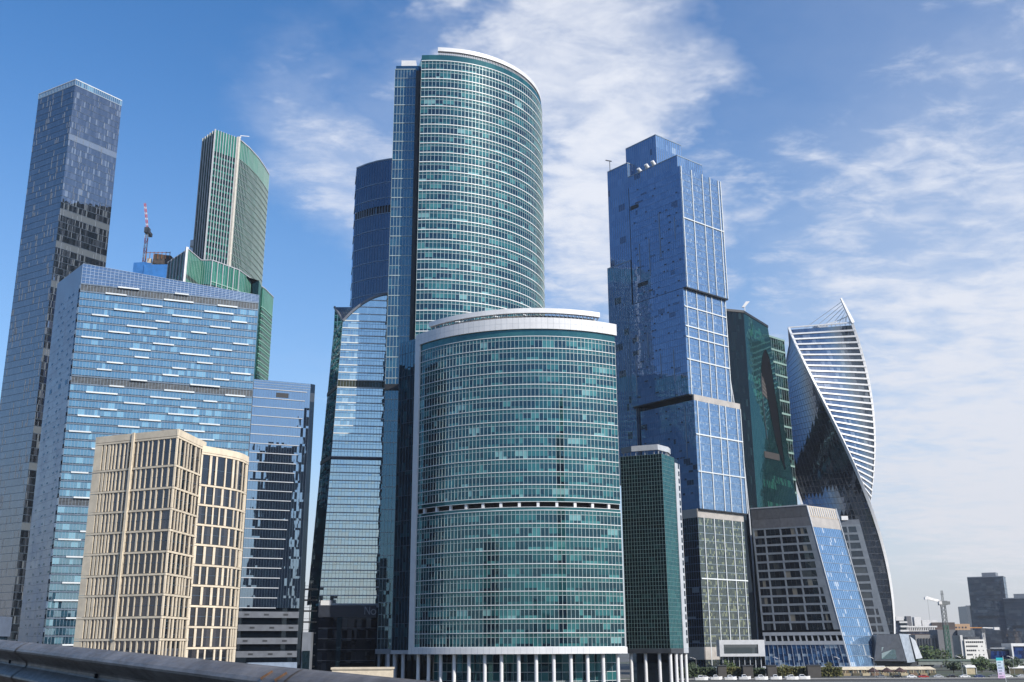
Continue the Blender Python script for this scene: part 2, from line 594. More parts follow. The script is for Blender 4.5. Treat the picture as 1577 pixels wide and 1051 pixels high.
def teal_layers(root, F, zs, nc, sill=0.24, mull_out=0.14, group=3, tilt=0.002):
    glaze(root, F, zs, nc, [TEAL, TEALS], ((0.0, 0.24, 0), (0.24, 0.68, 0), (0.68, 1.0, 1)), tilt, group)
    bands(root, F, zs, sill, 0.26, WHITE2, 'sill_band', max(1, nc // 2) if not F.straight else 1)
    M = MB()
    for a, b in zip(zs, zs[1:]):
        z = a + (b - a) * 0.68
        strip(M, F, 0, 1, z - 0.065, z + 0.065, -0.02, 0.10, max(1, nc // 3) if not F.straight else 1)
    M.build('transom_lines', MULL, root, 'stuff')
    mullions(root, F, [i / nc for i in range(nc + 1)], zs[0], zs[-1], 0.13, mull_out, MULL)


def front_tower():
    root = thing('curved_office_block', 'low teal glass block with bowed front in a white frame, standing on white columns', 'office tower', (3, 385, 0))
    cx, cy, rr = 8.0, 410.3, 54.9
    a0, a1 = -53.3, 33.0
    P = arc(cx, cy, rr, a0, a1, 72)
    F = Face(P, 12, 127)
    back = [(39.2, 385), (36, 402), (10, 410), (-30, 407), (-43.5, 392)]
    M = MB()
    inner = arc(cx, cy, rr - 0.5, a0 + 0.4, a1 - 0.4, 40)
    ring = inner + back + [(-43.0, 384.2)]
    M.prism(ring, ring, 13.0, 59.6, 0, 0.2, 1)
    M.prism(ring, ring, 61.5, 126.4, 0, 0.2, 1)
    M.build('core_wall', [NAVY, ROOFM], root)
    ua, ub = 0.036, 0.994
    Fi = Face(arc(cx, cy, rr, a0 + (a1 - a0) * ua, a0 + (a1 - a0) * ub, 72), 12, 127)
    nc = 56
    teal_layers(root, Fi, lin(13.9, 58.6, 10), nc)
    teal_layers(root, Fi, [62.9 + 4.42 * i for i in range(14)], nc)
    glaze(root, Fi, [120.36, 123.0], nc, [TEALS])
    glaze(root, Fi, [58.6, 59.6], nc, [TEALS])
    glaze(root, Fi, [61.5, 62.9], nc, [TEALS])
    bands(root, Fi, [59.65, 61.5], 0.16, 0.2, WHITE2, 'sill_band', 28)
    # open technical storey
    M = MB()
    strip(M, Fi, 0, 1, 59.6, 61.5, -3.4, -3.0, 28)
    M.build('technical_storey_wall', mat('brown_louvre', (0.035, 0.026, 0.026), 0.6), root)
    for k in range(12):
        M = MB()
        u = 0.045 + k * 0.0815
        strip(M, Fi, u - 0.006, u + 0.006, 59.75, 61.4, -1.15, -0.15, 1)
        M.build('stub_column', WHITE, root)
    # frame
    n = 60
    M = MB()
    strip(M, F, 0.0, 1.0, 123.0, 127.2, -0.4, 0.7, n)
    M.build('top_frame_band', WHITE, root)
    M = MB()
    strip(M, F, 0.0, 1.0, 11.7, 13.85, -0.4, 0.7, n)
    M.build('bottom_frame_band', WHITE, root)
    M = MB()
    strip(M, F, 0.0, ua, 13.85, 123.0, -0.3, 0.7, 3)
    M.build('frame_post', WHITE, root)
    # joints of the cladding plates
    M = MB()
    for k in range(1, 40):
        strip(M, F, k / 40 - 0.0006, k / 40 + 0.0006, 123.05, 127.15, 0.69, 0.715)
        strip(M, F, k / 40 - 0.0006, k / 40 + 0.0006, 11.75, 13.8, 0.69, 0.715)
    strip(M, F, 0, 1, 125.05, 125.11, 0.69, 0.715, n)
    M.build('cladding_joint', PALE, root, 'stuff')
    # roof crown
    C = Face(arc(cx, cy, rr - 1.0, -46.5, 26.5, 60), 120, 132)
    M = MB()
    strip(M, C, 0, 1, 129.4, 131.2, -1.2, 0.3, 50)
    M.build('crown_ring', WHITE, root)
    M = MB()
    strip(M, C, 0, 1, 126.5, 129.4, -3.2, -3.0, 50)
    M.build('plant_screen', mat('plant_screen_grey', (0.26, 0.25, 0.24), 0.6, 0.2), root)
    for k in range(46):
        u = (k + 0.5) / 46
        M = MB()
        M.beam(C.pt(u, 126.8, -0.9), C.pt(u, 129.5, -0.5), 0.22)
        M.beam(C.pt(u, 127.0, -3.0), C.pt(min(u + 0.012, 1), 129.4, -0.6), 0.14)
        M.build('crown_strut', GREY, root)
    # left flank
    S = Face([(-43.1, 383.9), (-36.1, 378.0)], 12, 127)
    zs = lin(13.0, 126.0, 25)
    glaze(root, S, zs, 6, [NAVY, NAVY], ((0, 0.7, 0), (0.7, 1, 1)), 0.012, 1, 'flank_glass')
    bands(root, S, zs[::2], 0.12, 0.12, NAVYM, 'flank_band')
    mullions(root, S, [i / 6 for i in range(7)], 13, 126, 0.09, 0.1, NAVYM)
    M = MB()
    strip(M, S, -0.02, 1.0, 11.7, 13.0, -0.3, 0.3)
    M.build('flank_base_band', PALE, root)
    # stilts, soffit and the glazed lobby behind
    pts = arc(cx, cy, rr - 1.6, a0 + 3.2, a1 - 2.6, 13)
    columns(root, pts, 0, 11.75, 0.62)
    columns(root, [(-44.5, 387), (-42, 384.5), (-38.7, 381.4)], 0, 11.75, 0.62, PALE)
    G = Face(arc(cx, cy, rr - 9, a0 + 2, a1 + 4, 36), 0, 11.7)
    glaze(root, G, [0.0, 2.9, 5.8, 8.7, 11.7], 30, [TEAL], ((0, 1, 0),), 0.002, 3, 'lobby_glass')
    bands(root, G, [2.9, 5.8, 8.7], 0.16, 0.1, WHITE2, 'lobby_rail', 18)
    mullions(root, G, [i / 30 for i in range(31)], 0, 11.7, 0.09, 0.09, MULL)
    M = MB()
    M.poly([(x, y, 11.68) for x, y in (arc(cx, cy, rr - 0.2, a0, a1, 40) + back + [(-43, 384)])])
    M.build('soffit', PALE, root)


front_tower()


# ------------------------------------------------------------------ tall curved teal tower
def tall_tower():
    root = thing('curved_skyscraper', 'tallest teal glass tower with rounded right side and white roof rim', 'skyscraper', (-20, 430, 0))
    cx, cy, rr = -34.7, 452.9, 49.6
    P = arc(cx, cy, rr, -5.2, 118, 110)
    F = Face(P, 12, 265, res=128)
    zs = [12.7 + 4.44 * i for i in range(57)]
    nc = 66
    teal_layers(root, F, zs, nc, 0.38, 0.16)
    M = MB()
    ring = arc(cx, cy, rr - 0.4, -5, 118, 60) + [(-20, 488), (-51, 470), (-51.3, 411), (-41.2, 411), (-39.4, 405)]
    M.prism(ring, ring, 12.2, 263.5, 0, 0.2, 1)
    M.build('core_wall', [NAVY, ROOFM], root)
    glaze(root, F, [zs[-1], 264.2], nc, [TEALS], name='parapet_glass')
    C = Face(arc(cx, cy, rr - 0.6, 3, 112, 80), 200, 270)
    M = MB()
    strip(M, C, 0, 1, 266.3, 268.2, -1.5, 0.4, 70)
    M.build('roof_rim', WHITE, root)
    M = MB()
    for k in range(110):
        u = (k + 0.5) / 110
        strip(M, C, u - 0.0018, u + 0.0018, 263.5, 266.3, -0.7, -0.1)
    M.build('rim_fins', PALE, root, 'stuff')
    M = MB()
    strip(M, C, 0, 1, 263, 266.3, -2.4, -2.2, 50)
    M.build('rim_back_wall', GREY, root)
    # left flank, one bay back, and a solid black box for the shaded slot between
    S = Face([(-51.6, 410.4), (-42.2, 410.4)], 12, 262)
    zz = [12.7 + 4.44 * i for i in range(57)]
    rows = [z for z in zz if z < 262.5]
    glaze(root, S, rows, 7, [TEAL, NAVY], ((0, 0.68, 1), (0.68, 1, 1)), 0.003, 2, 'flank_glass')
    bands(root, S, rows[::2], 0.30, 0.2, MULL, 'flank_band')
    M = MB()
    for z in rows[1::2]:
        strip(M, S, 0, 1, z - 0.08, z + 0.08, 0, 0.12)
    M.build('transom_lines', MULL, root, 'stuff')
    mullions(root, S, [i / 7 for i in range(8)], 12.7, 261, 0.12, 0.12, MULL)
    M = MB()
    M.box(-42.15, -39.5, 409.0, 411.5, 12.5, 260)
    M.build('slot_shade_box', BLACK, root)
    M = MB()
    M.box(-49, -42.5, 411.5, 416, 263.6, 266.5)
    M.build('plant_room', WHITE, root)
    M = MB()
    M.box(-51.8, -42.1, 409.6, 411, 114.2, 116.6)
    M.build('technical_slot', BLACK, root)
    M = MB()
    M.box(-52.2, -41.8, 409.8, 412, 11.6, 13.4)
    M.build('flank_base_band', PALE, root)
    columns(root, [(-51, 411.5), (-48, 411.5), (-44.5, 411.5)], 0, 11.6, 0.6, PALE)
    M = MB()
    M.box(-52, -20, 418, 440, 0, 11.9)
    M.build('lobby_wall', DARKGL, root)


tall_tower()


# ------------------------------------------------------------------ narrow dark block on columns, right of the front tower
def dark_block():
    root = thing('dark_office_block', 'narrow dark green gridded block with chamfered corner and white roof ring on columns', 'office block', (54, 402, 0))
    A, B, C, D_ = (41.8, 399.6), (56.9, 392.8), (62.9, 401.8), (65.3, 405.8)
    M = MB()
    ring = [(42.2, 400), (56.8, 393.4), (62.6, 402.1), (65, 406), (66, 426), (45, 428)]
    M.prism(ring, ring, 11.6, 84.5, 0, 0.2, 1)
    M.build('core_wall', [DARKGL, ROOFM], root)
    g = glass('shaded_green_glass', (0.16, 0.38, 0.38), [(0.0, (0.002, 0.004, 0.005)), (0.6, (0.003, 0.008, 0.009)), (0.93, (0.008, 0.025, 0.025))], 0.06)
    zs = lin(13.2, 84.5, 48)
    for a, b, nc, gl in ((A, B, 15, g), (B, C, 9, TEALS)):  # front glass darkened as shade, brighter glass on the chamfer as sunlight
        F = Face([a, b], 12, 85)
        for k in range(0, 48, 3):
            glaze(root, F, zs[k:k + 4], nc, [gl], tilt=0.003, group=2, name='glass_band', joined=True, kind='stuff') if False else None
        glaze(root, F, zs[::3], nc, [gl], ((0, 0.333, 0), (0.333, 0.666, 0), (0.666, 1, 0)), 0.003, 2)
        M = MB()
        for z in zs:
            strip(M, F, 0, 1, z - 0.05, z + 0.05, 0, 0.08)
        M.build('transom_lines', mat('dark_teal_bar', (0.17, 0.25, 0.25), 0.4, 0.3), root, 'stuff')
        mullions(root, F, [i / nc for i in range(nc + 1)], 13.2, 84.5, 0.09, 0.09, MATS['dark_teal_bar'])
    E_ = Face([C, D_], 12, 85)
    M = MB()
    strip(M, E_, 0, 1, 13.2, 82.5, -0.3, 0.35)
    M.build('corner_post', PALE, root)
    for k in range(24):
        z = 15 + k * 2.85
        M = MB()
        strip(M, E_, 0.62, 0.9, z, z + 1.9, 0.30, 0.37)
        M.build('post_window', DARKGL, root)
    for a, b in ((A, B), (B, C), (C, D_)):
        M = MB()
        strip(M, Face([a, b], 0, 90), 0, 1, 11.5, 13.2, -0.3, 0.3)
        M.build('base_band', PALE if a == C else DARKG, root)
    # roof ring
    rp = [(42.4, 401), (46, 397.4), (55.6, 393.6), (60.5, 399.5), (62, 404)]
    for a, b in zip(rp, rp[1:]):
        M = MB()
        strip(M, Face([a, b], 80, 95), 0, 1, 86.2, 88.3, -0.9, 0.1)
        M.build('roof_ring', PALE, root)
        for k in (0.15, 0.5, 0.85):
            f = Face([a, b], 80, 95)
            M = MB()
            M.beam(f.pt(k, 84.4, -0.5), f.pt(k, 86.3, -0.4), 0.28)
            M.build('ring_strut', PALE, root)
    columns(root, [(43.4, 400.2), (48.4, 398.0), (53.2, 395.8), (57.0, 394.4), (59.6, 398.2), (62.0, 402.0), (64.4, 406)], 0, 11.5, 0.62)
    M = MB()
    M.prism([(46, 406), (60, 404), (62, 420), (46, 422)], [(46, 406), (60, 404), (62, 420), (46, 422)], 0, 11.6)
    M.build('lobby_wall', DARKGL, root)


dark_block()


# ------------------------------------------------------------------ blue block with white dashes, and its lower wing
IQA, IQB = (-146.3, 332.9), (-91.1, 354.5)


def dash_block():
    root = thing('striped_office_block', 'wide sky blue glass block scattered with short white bars, behind the cream building', 'office block', (-125, 355, 0))
    LA = (-164.8, 355.7)
    a_b, la_b = (-144.6, 333.6), (-162.6, 355.2)
    F = Face([a_b, IQB], 0, 133, [IQA, IQB])
    nl = 43
    zs = [133 - 2.68 * i for i in range(50)]
    zs = sorted(z for z in zs if z > 0.5)
    M = MB()
    pb = [(-144.2, 334.3), (-91.4, 355.0), (-106, 386), (-162, 356.2)]
    pt = [(-145.9, 333.6), (-91.4, 355.0), (-106, 386), (-164.3, 356.2)]
    M.prism(pb, pt, 0, 132.8, 0, 0.2, 1)
    M.build('core_wall', [NAVY, ROOFM], root)
    mech = {zs[-2], min(zs, key=lambda z: abs(z - 98.0)), min(zs, key=lambda z: abs(z - 57.0))}
    nc = 58
    lou = mat('grey_louvre', (0.10, 0.11, 0.12), 0.45, 0.4)
    for i in range(len(zs) - 1):
        if zs[i] in mech:
            M = MB()
            for k in range(6):
                z = zs[i] + 0.1 + k * 0.43
                strip(M, F, 0, 1, z, z + 0.3, -0.15, 0.02)
            M.build('louvre_band', lou, root)
        else:
            glaze(root, F, [zs[i], zs[i + 1]], nc, [IQGL, NAVY], ((0.16, 0.86, 0), (0.86, 1.0, 1)), 0.004, 2)
    bar = mat('slate_sill', (0.14, 0.18, 0.23), 0.4, 0.4)
    bands(root, F, zs, 0.44, 0.16, bar, 'sill_band')
    mullions(root, F, [i / nc for i in range(nc + 1)], 0.5, 133, 0.07, 0.07, MULLB)
    rnd = random.Random(5)
    pat = [0.26, 0.60, 0.12, 0.40, 0.72, 0.20, 0.52, 0.84, 0.33, 0.66]
    for i, z in enumerate(zs[4:]):
        base = pat[(i * 3) % 10]
        for k in range(3):
            u = (base + k * 0.335 + rnd.uniform(-0.03, 0.03)) % 1.0
            ln = rnd.choice((0.075, 0.085, 0.11, 0.16)) * 1.05
            if u + ln > 0.99 or u < 0.015:
                continue
            M = MB()
            strip(M, F, u, u + ln, z - 0.18, z + 0.30, 0.12, 0.7)
            M.build('white_bar', WHITE2, root)
    # sloping parapet grid
    M = MB()
    G = MB()
    n = 46
    for k in range(n):
        for j in range(6):
            h0, h1 = 7.2 - 4.3 * k / n, 7.2 - 4.3 * (k + 1) / n
            q = [F.pt(k / n, 133 + h0 * j / 6), F.pt((k + 1) / n, 133 + h1 * j / 6), F.pt((k + 1) / n, 133 + h1 * (j + 1) / 6), F.pt(k / n, 133 + h0 * (j + 1) / 6)]
            M.poly(q, 0, 0.2 + 0.5 * R())
    for k in range(n + 1):
        h0 = 7.2 - 4.3 * k / n
        G.beam(F.pt(k / n, 133, 0.05), F.pt(k / n, 133 + h0, 0.05), 0.1)
    for j in range(1, 7):
        G.beam(F.pt(0, 133 + 7.2 * j / 6, 0.05), F.pt(1, 133 + 2.9 * j / 6, 0.05), 0.12)
    M.build('parapet_screen', glass('parapet_glass', (0.50, 0.64, 0.84), [(0.0, (0.05, 0.085, 0.145)), (0.5, (0.065, 0.105, 0.17))], 0.25), root)
    G.build('parapet_grid', mat('pale_blue_bar', (0.30, 0.38, 0.50), 0.4, 0.3), root, 'stuff')
    # left face: aluminium panels with little slots
    S = Face([la_b, a_b], 0, 133, [LA, IQA])
    pan = mat('aluminium_panel', (0.24, 0.27, 0.33), 0.38, 0.35, 0.10, 0.15)
    for i in range(len(zs) - 1):
        M = MB()
        nseg = 5
        for k in range(nseg):
            u0, u1 = k / nseg * 0.93 + 0.002, (k + 1) / nseg * 0.93 - 0.002
            strip(M, S, u0, u1, zs[i] + 0.03, zs[i + 1] - 0.03, -0.2, 0.0 + 0.02 * R())
        M.build('panel_row', pan, root)
    rnd = random.Random(8)
    for i in range(1, len(zs) - 1):
        for k in range(3):
            u = 0.1 + ((i * 0.37 + k * 0.31 + rnd.random() * 0.06) % 0.78)
            M = MB()
            big = abs(zs[i] - 98) < 2
            strip(M, S, u, u + (0.09 if big else 0.06), zs[i] + 0.5, zs[i] + (2.2 if big else 1.15), 0.0, 0.05)
            M.build('slot_window', DARKGL, root)
        M = MB()
        strip(M, S, 0.94, 0.998, zs[i] + (0.25 if i % 2 else 1.2), zs[i] + (2.5 if i % 2 else 2.6), -0.05, 0.06)
        M.build('corner_window', DARKGL if i % 3 else WHITE2, root)
    M = MB()
    M.poly([S.pt(0, 133, -0.02), S.pt(1, 133, -0.02), S.pt(1, 140.2, -0.02), S.pt(0, 141.2, -0.02)])
    M.build('parapet_panel', pan, root)

    # lower wing with the dark glass front
    root = thing('dark_glass_wing', 'lower dark mirror glass wing with thin pale sill lines beside the striped block', 'office wing', (-80, 365, 0))
    W0, W1 = (-90.9, 354.58), (-72.3, 361.86)
    F = Face([W0, W1], 0, 104.8)
    M = MB()
    ring = [(-90.7, 355.2), (-72.6, 362.4), (-71.0, 363.2), (-79, 382), (-98, 374)]
    M.prism(ring, ring, 0, 104.5, 0, 0.2, 1)
    M.build('core_wall', [DARKGL, ROOFM], root)
    wg = glass('wing_mirror_glass', (0.62, 0.80, 0.98), [(0.0, (0.006, 0.012, 0.024)), (0.6, (0.010, 0.02, 0.034))], 0.40, wave=0.004)
    zz = [104.8 - 3.25 * i for i in range(31)]
    zz = sorted(z for z in zz if z > 24)
    glaze(root, F, zz, 22, [wg, wg], ((0, 0.25, 1), (0.25, 1.0, 0)), 0.0015, 1)
    mullions(root, F, [i / 22 for i in range(23)], zz[0], 104.8, 0.05, 0.05, NAVYM)
    for i, z in enumerate(zz[:-1]):
        M = MB()
        e = 0.94 - 0.34 * (104.8 - z) / 80.0 if z < 100 else 0.94
        strip(M, F, 0, e, z - 0.13, z + 0.13, 0, 0.3)
        M.build('sill_line', PALE, root)
    M = MB()
    strip(M, F, 0.40, 0.62, 98.9, 100.6, 0.0, 0.06)
    M.build('louvre_panel', BLACK, root)
    for j, z in enumerate((102.5, 103.4, 104.3)):
        M = MB()
        strip(M, F, 0, 1, z, z + 0.12, 0, 0.12)
        M.build('parapet_rail', MULLB, root)
    S = Face([W1, (-70.9, 363.1)], 0, 104.8)
    glaze(root, S, zz, 2, [DARKGL], name='side_glass')
    # podium storeys: grey panel strips
    for j, z in enumerate((24.6, 20.4, 16.2, 12.0)):
        M = MB()
        strip(M, F, -0.3, 1.0 if j else 1.0, z - 1.0, z + 1.0, 0.0, 0.5)
        p = M.build('podium_strip', mat('podium_grey', (0.12, 0.13, 0.15), 0.5, 0.2), root)
        for k in range(3):
            M = MB()
            u = 0.1 + k * 0.32 + (0.1 if j % 2 else 0)
            strip(M, F, u, u + 0.08, z - 0.3, z + 0.3, 0.5, 0.53)
            M.build('strip_slot', BLACK, root)
    M = MB()
    strip(M, F, 0.18, 0.98, 4.5, 9.4, 0.2, 4.0)
    M.build('entrance_canopy', mat('blue_grey_sheet', (0.20, 0.25, 0.33), 0.5, 0.2), root)
    M = MB()
    strip(M, F, 0.0, 1.0, 0.0, 11.0, 0.02, 0.15)
    M.build('entrance_glass', DARKGL, root)
    M = MB()
    M.box(-70.8, -67.8, 362.5, 366, 6, 19)
    M.build('stair_box', GREY, root)
    M = MB()
    M.box(-70.5, -68.0, 362.2, 362.5, 7, 13)
    M.build('stair_glass', SILVER, root)


dash_block()


# ------------------------------------------------------------------ cream stone building
def cream_building():
    root = thing('cream_stone_building', 'cream stone building with narrow upright windows, in front of the striped blue block', 'building', (-80, 245, 0))
    A, B, C = (-96.9, 238.2), (-74.8, 228.9), (-73.2, 245.2)
    D1 = [(-73.5, 243.2), (-69.6, 248.0), (-67.4, 251.6), (-66.5, 255.0), (-66.3, 259.0)]
    M = MB()
    r1 = [(-96.0, 238.9), (-75.1, 229.9), (-74.0, 245.5), (-73.0, 262), (-92, 262)]
    M.prism(r1, r1, 0, 60.4, 0, 0.2, 1)
    M.build('core_wall', [BEIGL, ROOFM], root)
    M = MB()
    r2 = [(-73.4, 245.1), (-70.2, 248.6), (-68.1, 252), (-67.2, 255.2), (-67.0, 262), (-74, 266), (-76, 250)]
    M.prism(r2, r2, 0, 59.2, 0, 0.2, 1)
    M.build('core_wall', [BEIGL, ROOFM], root)
    rows = [0.4, 2.2, 6.7, 11.3, 15.8, 20.4, 25.1, 29.4, 34.2, 38.8, 43.4, 48.1, 53.0, 59.4]
    rnd = random.Random(3)
    count = [0]
    rest = MB()

    def stone_face(pts, top, cells, deep, rowz, nseg=1):
        F = Face(pts, 0, 62)
        L = F.length()
        for ri in range(len(rowz) - 1):
            z0, z1 = rowz[ri], rowz[ri + 1]
            M = MB()
            strip(M, F, 0, 1, z1 - 0.22, z1 + 0.22, -deep, 0.0, nseg)
            M.build('stone_lintel', STONE, root)
            us = cells(ri)
            for (u0, u1, win) in us:
                if win:
                    if z1 < 12.5:
                        continue
                    T = rest if count[0] >= 300 else MB()
                    ns = 1 if nseg == 1 else 2
                    for s in range(ns):
                        ua, ub = u0 + (u1 - u0) * s / ns, u0 + (u1 - u0) * (s + 1) / ns
                        t = rnd.gauss(0, 0.004)
                        T.poly([F.pt(ua, z0 + 0.3, -deep * 0.8 + t), F.pt(ub, z0 + 0.3, -deep * 0.8 - t), F.pt(ub, z1 - 0.3, -deep * 0.8 - t), F.pt(ua, z1 - 0.3, -deep * 0.8 + t)], 0, rnd.random())
                    zm = z0 + (z1 - z0) * 0.52
                    if count[0] < 300:
                        wo_ = T.build('window', [BEIGL, NAVYM], root)
                        T = MB()
                    strip(T, F, u0, u1, zm - 0.06, zm + 0.06, -deep * 0.8, -deep * 0.8 + 0.08, 1, 0 if count[0] < 300 else 1)
                    if count[0] < 300:
                        T.build('transom', NAVYM, wo_)
                    count[0] += 1
                else:
                    M = MB()
                    strip(M, F, u0, u1, z0 + 0.3, z1 - 0.3, -deep, -0.04 - 0.03 * rnd.random())
                    M.build('stone_pier', STONE, root)
        M = MB()
        strip(M, F, 0, 1, rowz[-1] + 0.3, top, -deep, 0.03, nseg)
        M.build('stone_parapet', STONE, root)

    def cells_left(ri):
        out = []
        wid = []
        r = random.Random(100 + ri)
        u = 0.0
        while u < 0.455:
            pw = 0.026 if u < 0.2 else 0.015
            pw *= r.uniform(0.7, 1.3)
            ww = (0.017 if u < 0.13 else 0.026 if u < 0.27 else 0.038) * r.uniform(0.75, 1.35)
            if u == 0.0:
                pw = 0.08 + 0.02 * r.random()
            a = min(u + pw, 0.455)
            out.append((u, a, False))
            if a + ww < 0.455:
                out.append((a, a + ww, True))
            u = a + ww
        out = [c for c in out if c[0] < 0.455]
        out.append((0.455, 0.487, False))
        u = 0.487
        k = 0
        while u < 0.985:
            ww = (0.044 + 0.028 * (u - 0.48) / 0.5) * r.uniform(0.7, 1.25)
            b = min(u + ww, 0.985)
            if 0.985 - b < 0.03:
                b = 0.985
            out.append((u, b, True))
            pw = r.choice((0.009, 0.012, 0.016))
            if b < 0.985:
                out.append((b, min(b + pw, 0.985), False))
            u = b + pw
        out.append((0.985, 1.0, False))
        return out

    def cells_right(ri):
        out = []
        r = random.Random(300 + ri)
        u = 0.0
        while u < 0.99:
            pw = r.choice((0.022, 0.027, 0.036))
            out.append((u, min(1, u + pw), False))
            ww = r.choice((0.06, 0.08, 0.11, 0.13))
            if u + pw + ww < 0.985:
                out.append((u + pw, u + pw + ww, True))
                u = u + pw + ww
            else:
                out.append((u + pw, 1.0, False))
                break
        return [c for c in out if c[1] > c[0] + 1e-4]

    stone_face([A, B], 61.2, cells_left, 0.34, rows)
    stone_face([B, C], 61.2, cells_right, 0.34, rows)
    stone_face(D1, 60.1, cells_right, 0.34, [0.2, 4.8, 9.4, 14.0, 18.6, 23.2, 27.8, 32.4, 37.0, 41.6, 46.2, 50.8, 58.3], 8)
    if rest.f:
        rest.build('far_windows', [BEIGL, NAVYM], root, 'stuff')
    # tall pilaster
    F = Face([A, B], 0, 62)
    M = MB()
    strip(M, F, 0.458, 0.484, 15.8, 61.3, 0.0, 0.30)
    M.build('pilaster', STONE, root)
    M = MB()
    M.box(-70, -64.5, 262, 262.4, 0, 3)
    M.build('service_wall', STONE, root)


cream_building()



# ------------------------------------------------------------------ far left panelled tower
def panel_tower():
    root = thing('panelled_skyscraper', 'tall slate blue skyscraper of flickering glass panels at the left edge', 'skyscraper', (-275, 600, 0))
    TL, TC, TR = (-301.4, 591.6), (-270.6, 573.7), (-251.5, 600.3)
    BL, BC, BR = (-297.6, 592.2), (-268.6, 574.4), (-247.0, 601.0)
    zs = lin(2, 350.0, 84)
    M = MB()
    b = [(-297.0, 593.2), (-268.6, 575.4), (-248.0, 602), (-275, 622)]
    t = [(-300.8, 592.6), (-270.6, 574.7), (-252.5, 601.3), (-280, 622)]
    M.prism(b, t, 0, 350, 0, 0.2, 1)
    M.build('core_wall', [NAVY, ROOFM], root)
    rnd = random.Random(21)
    tone = [rnd.random() for _ in zs]

    def rl(fi, c, v):
        return 0.06 + 0.80 * v

    def rr_(fi, c, v):
        v = v ** 0.8
        if tone[fi] > 0.90:
            return 0.97
        return v

    for (b0, b1, t0, t1, nc, rf) in ((BL, BC, TL, TC, 40, rl), (BC, BR, TC, TR, 36, rr_)):
        F = Face([b0, b1], 0, 354, [t0, t1])
        glaze(root, F, zs, nc, [OKOGL], ((0.0, 1.0, 0),), 0.008, 1, 'panel_row', rf)
        M = MB()
        for z in zs:
            strip(M, F, 0, 1, z - 0.12, z + 0.12, 0, 0.1)
        M.build('floor_joints', NAVYM, root, 'stuff')
        M = MB()
        for i in range(len(zs) - 1):
            for c in range(nc):
                if rnd.random() < 0.10:
                    u = c / nc + rnd.uniform(0, 0.6) / nc
                    z = zs[i]
                    strip(M, F, u, u + 0.24 / nc, z + 0.2, z + rnd.choice((2.6, 3.6, 3.9, 7.6)), 0, 0.18)
        M.build('ventilation_fins', mat('silver_fin', (0.22, 0.245, 0.28), 0.35, 0.5), root, 'stuff')
        bands(root, F, [350.0], 0.5, 0.2, MULLB, 'parapet_rail')
        bands(root, F, [353.8], 0.5, 0.2, WHITE2, 'parapet_rail')
        glaze(root, F, [350.2, 353.6], 24, [IQGL], name='parapet_glass')
        M = MB()
        for k in range(25):
            strip(M, F, k / 24 - 0.004, k / 24 + 0.004, 350, 353.8, -0.1, 0.15)
        M.build('parapet_posts', MULLB, root, 'stuff')


panel_tower()


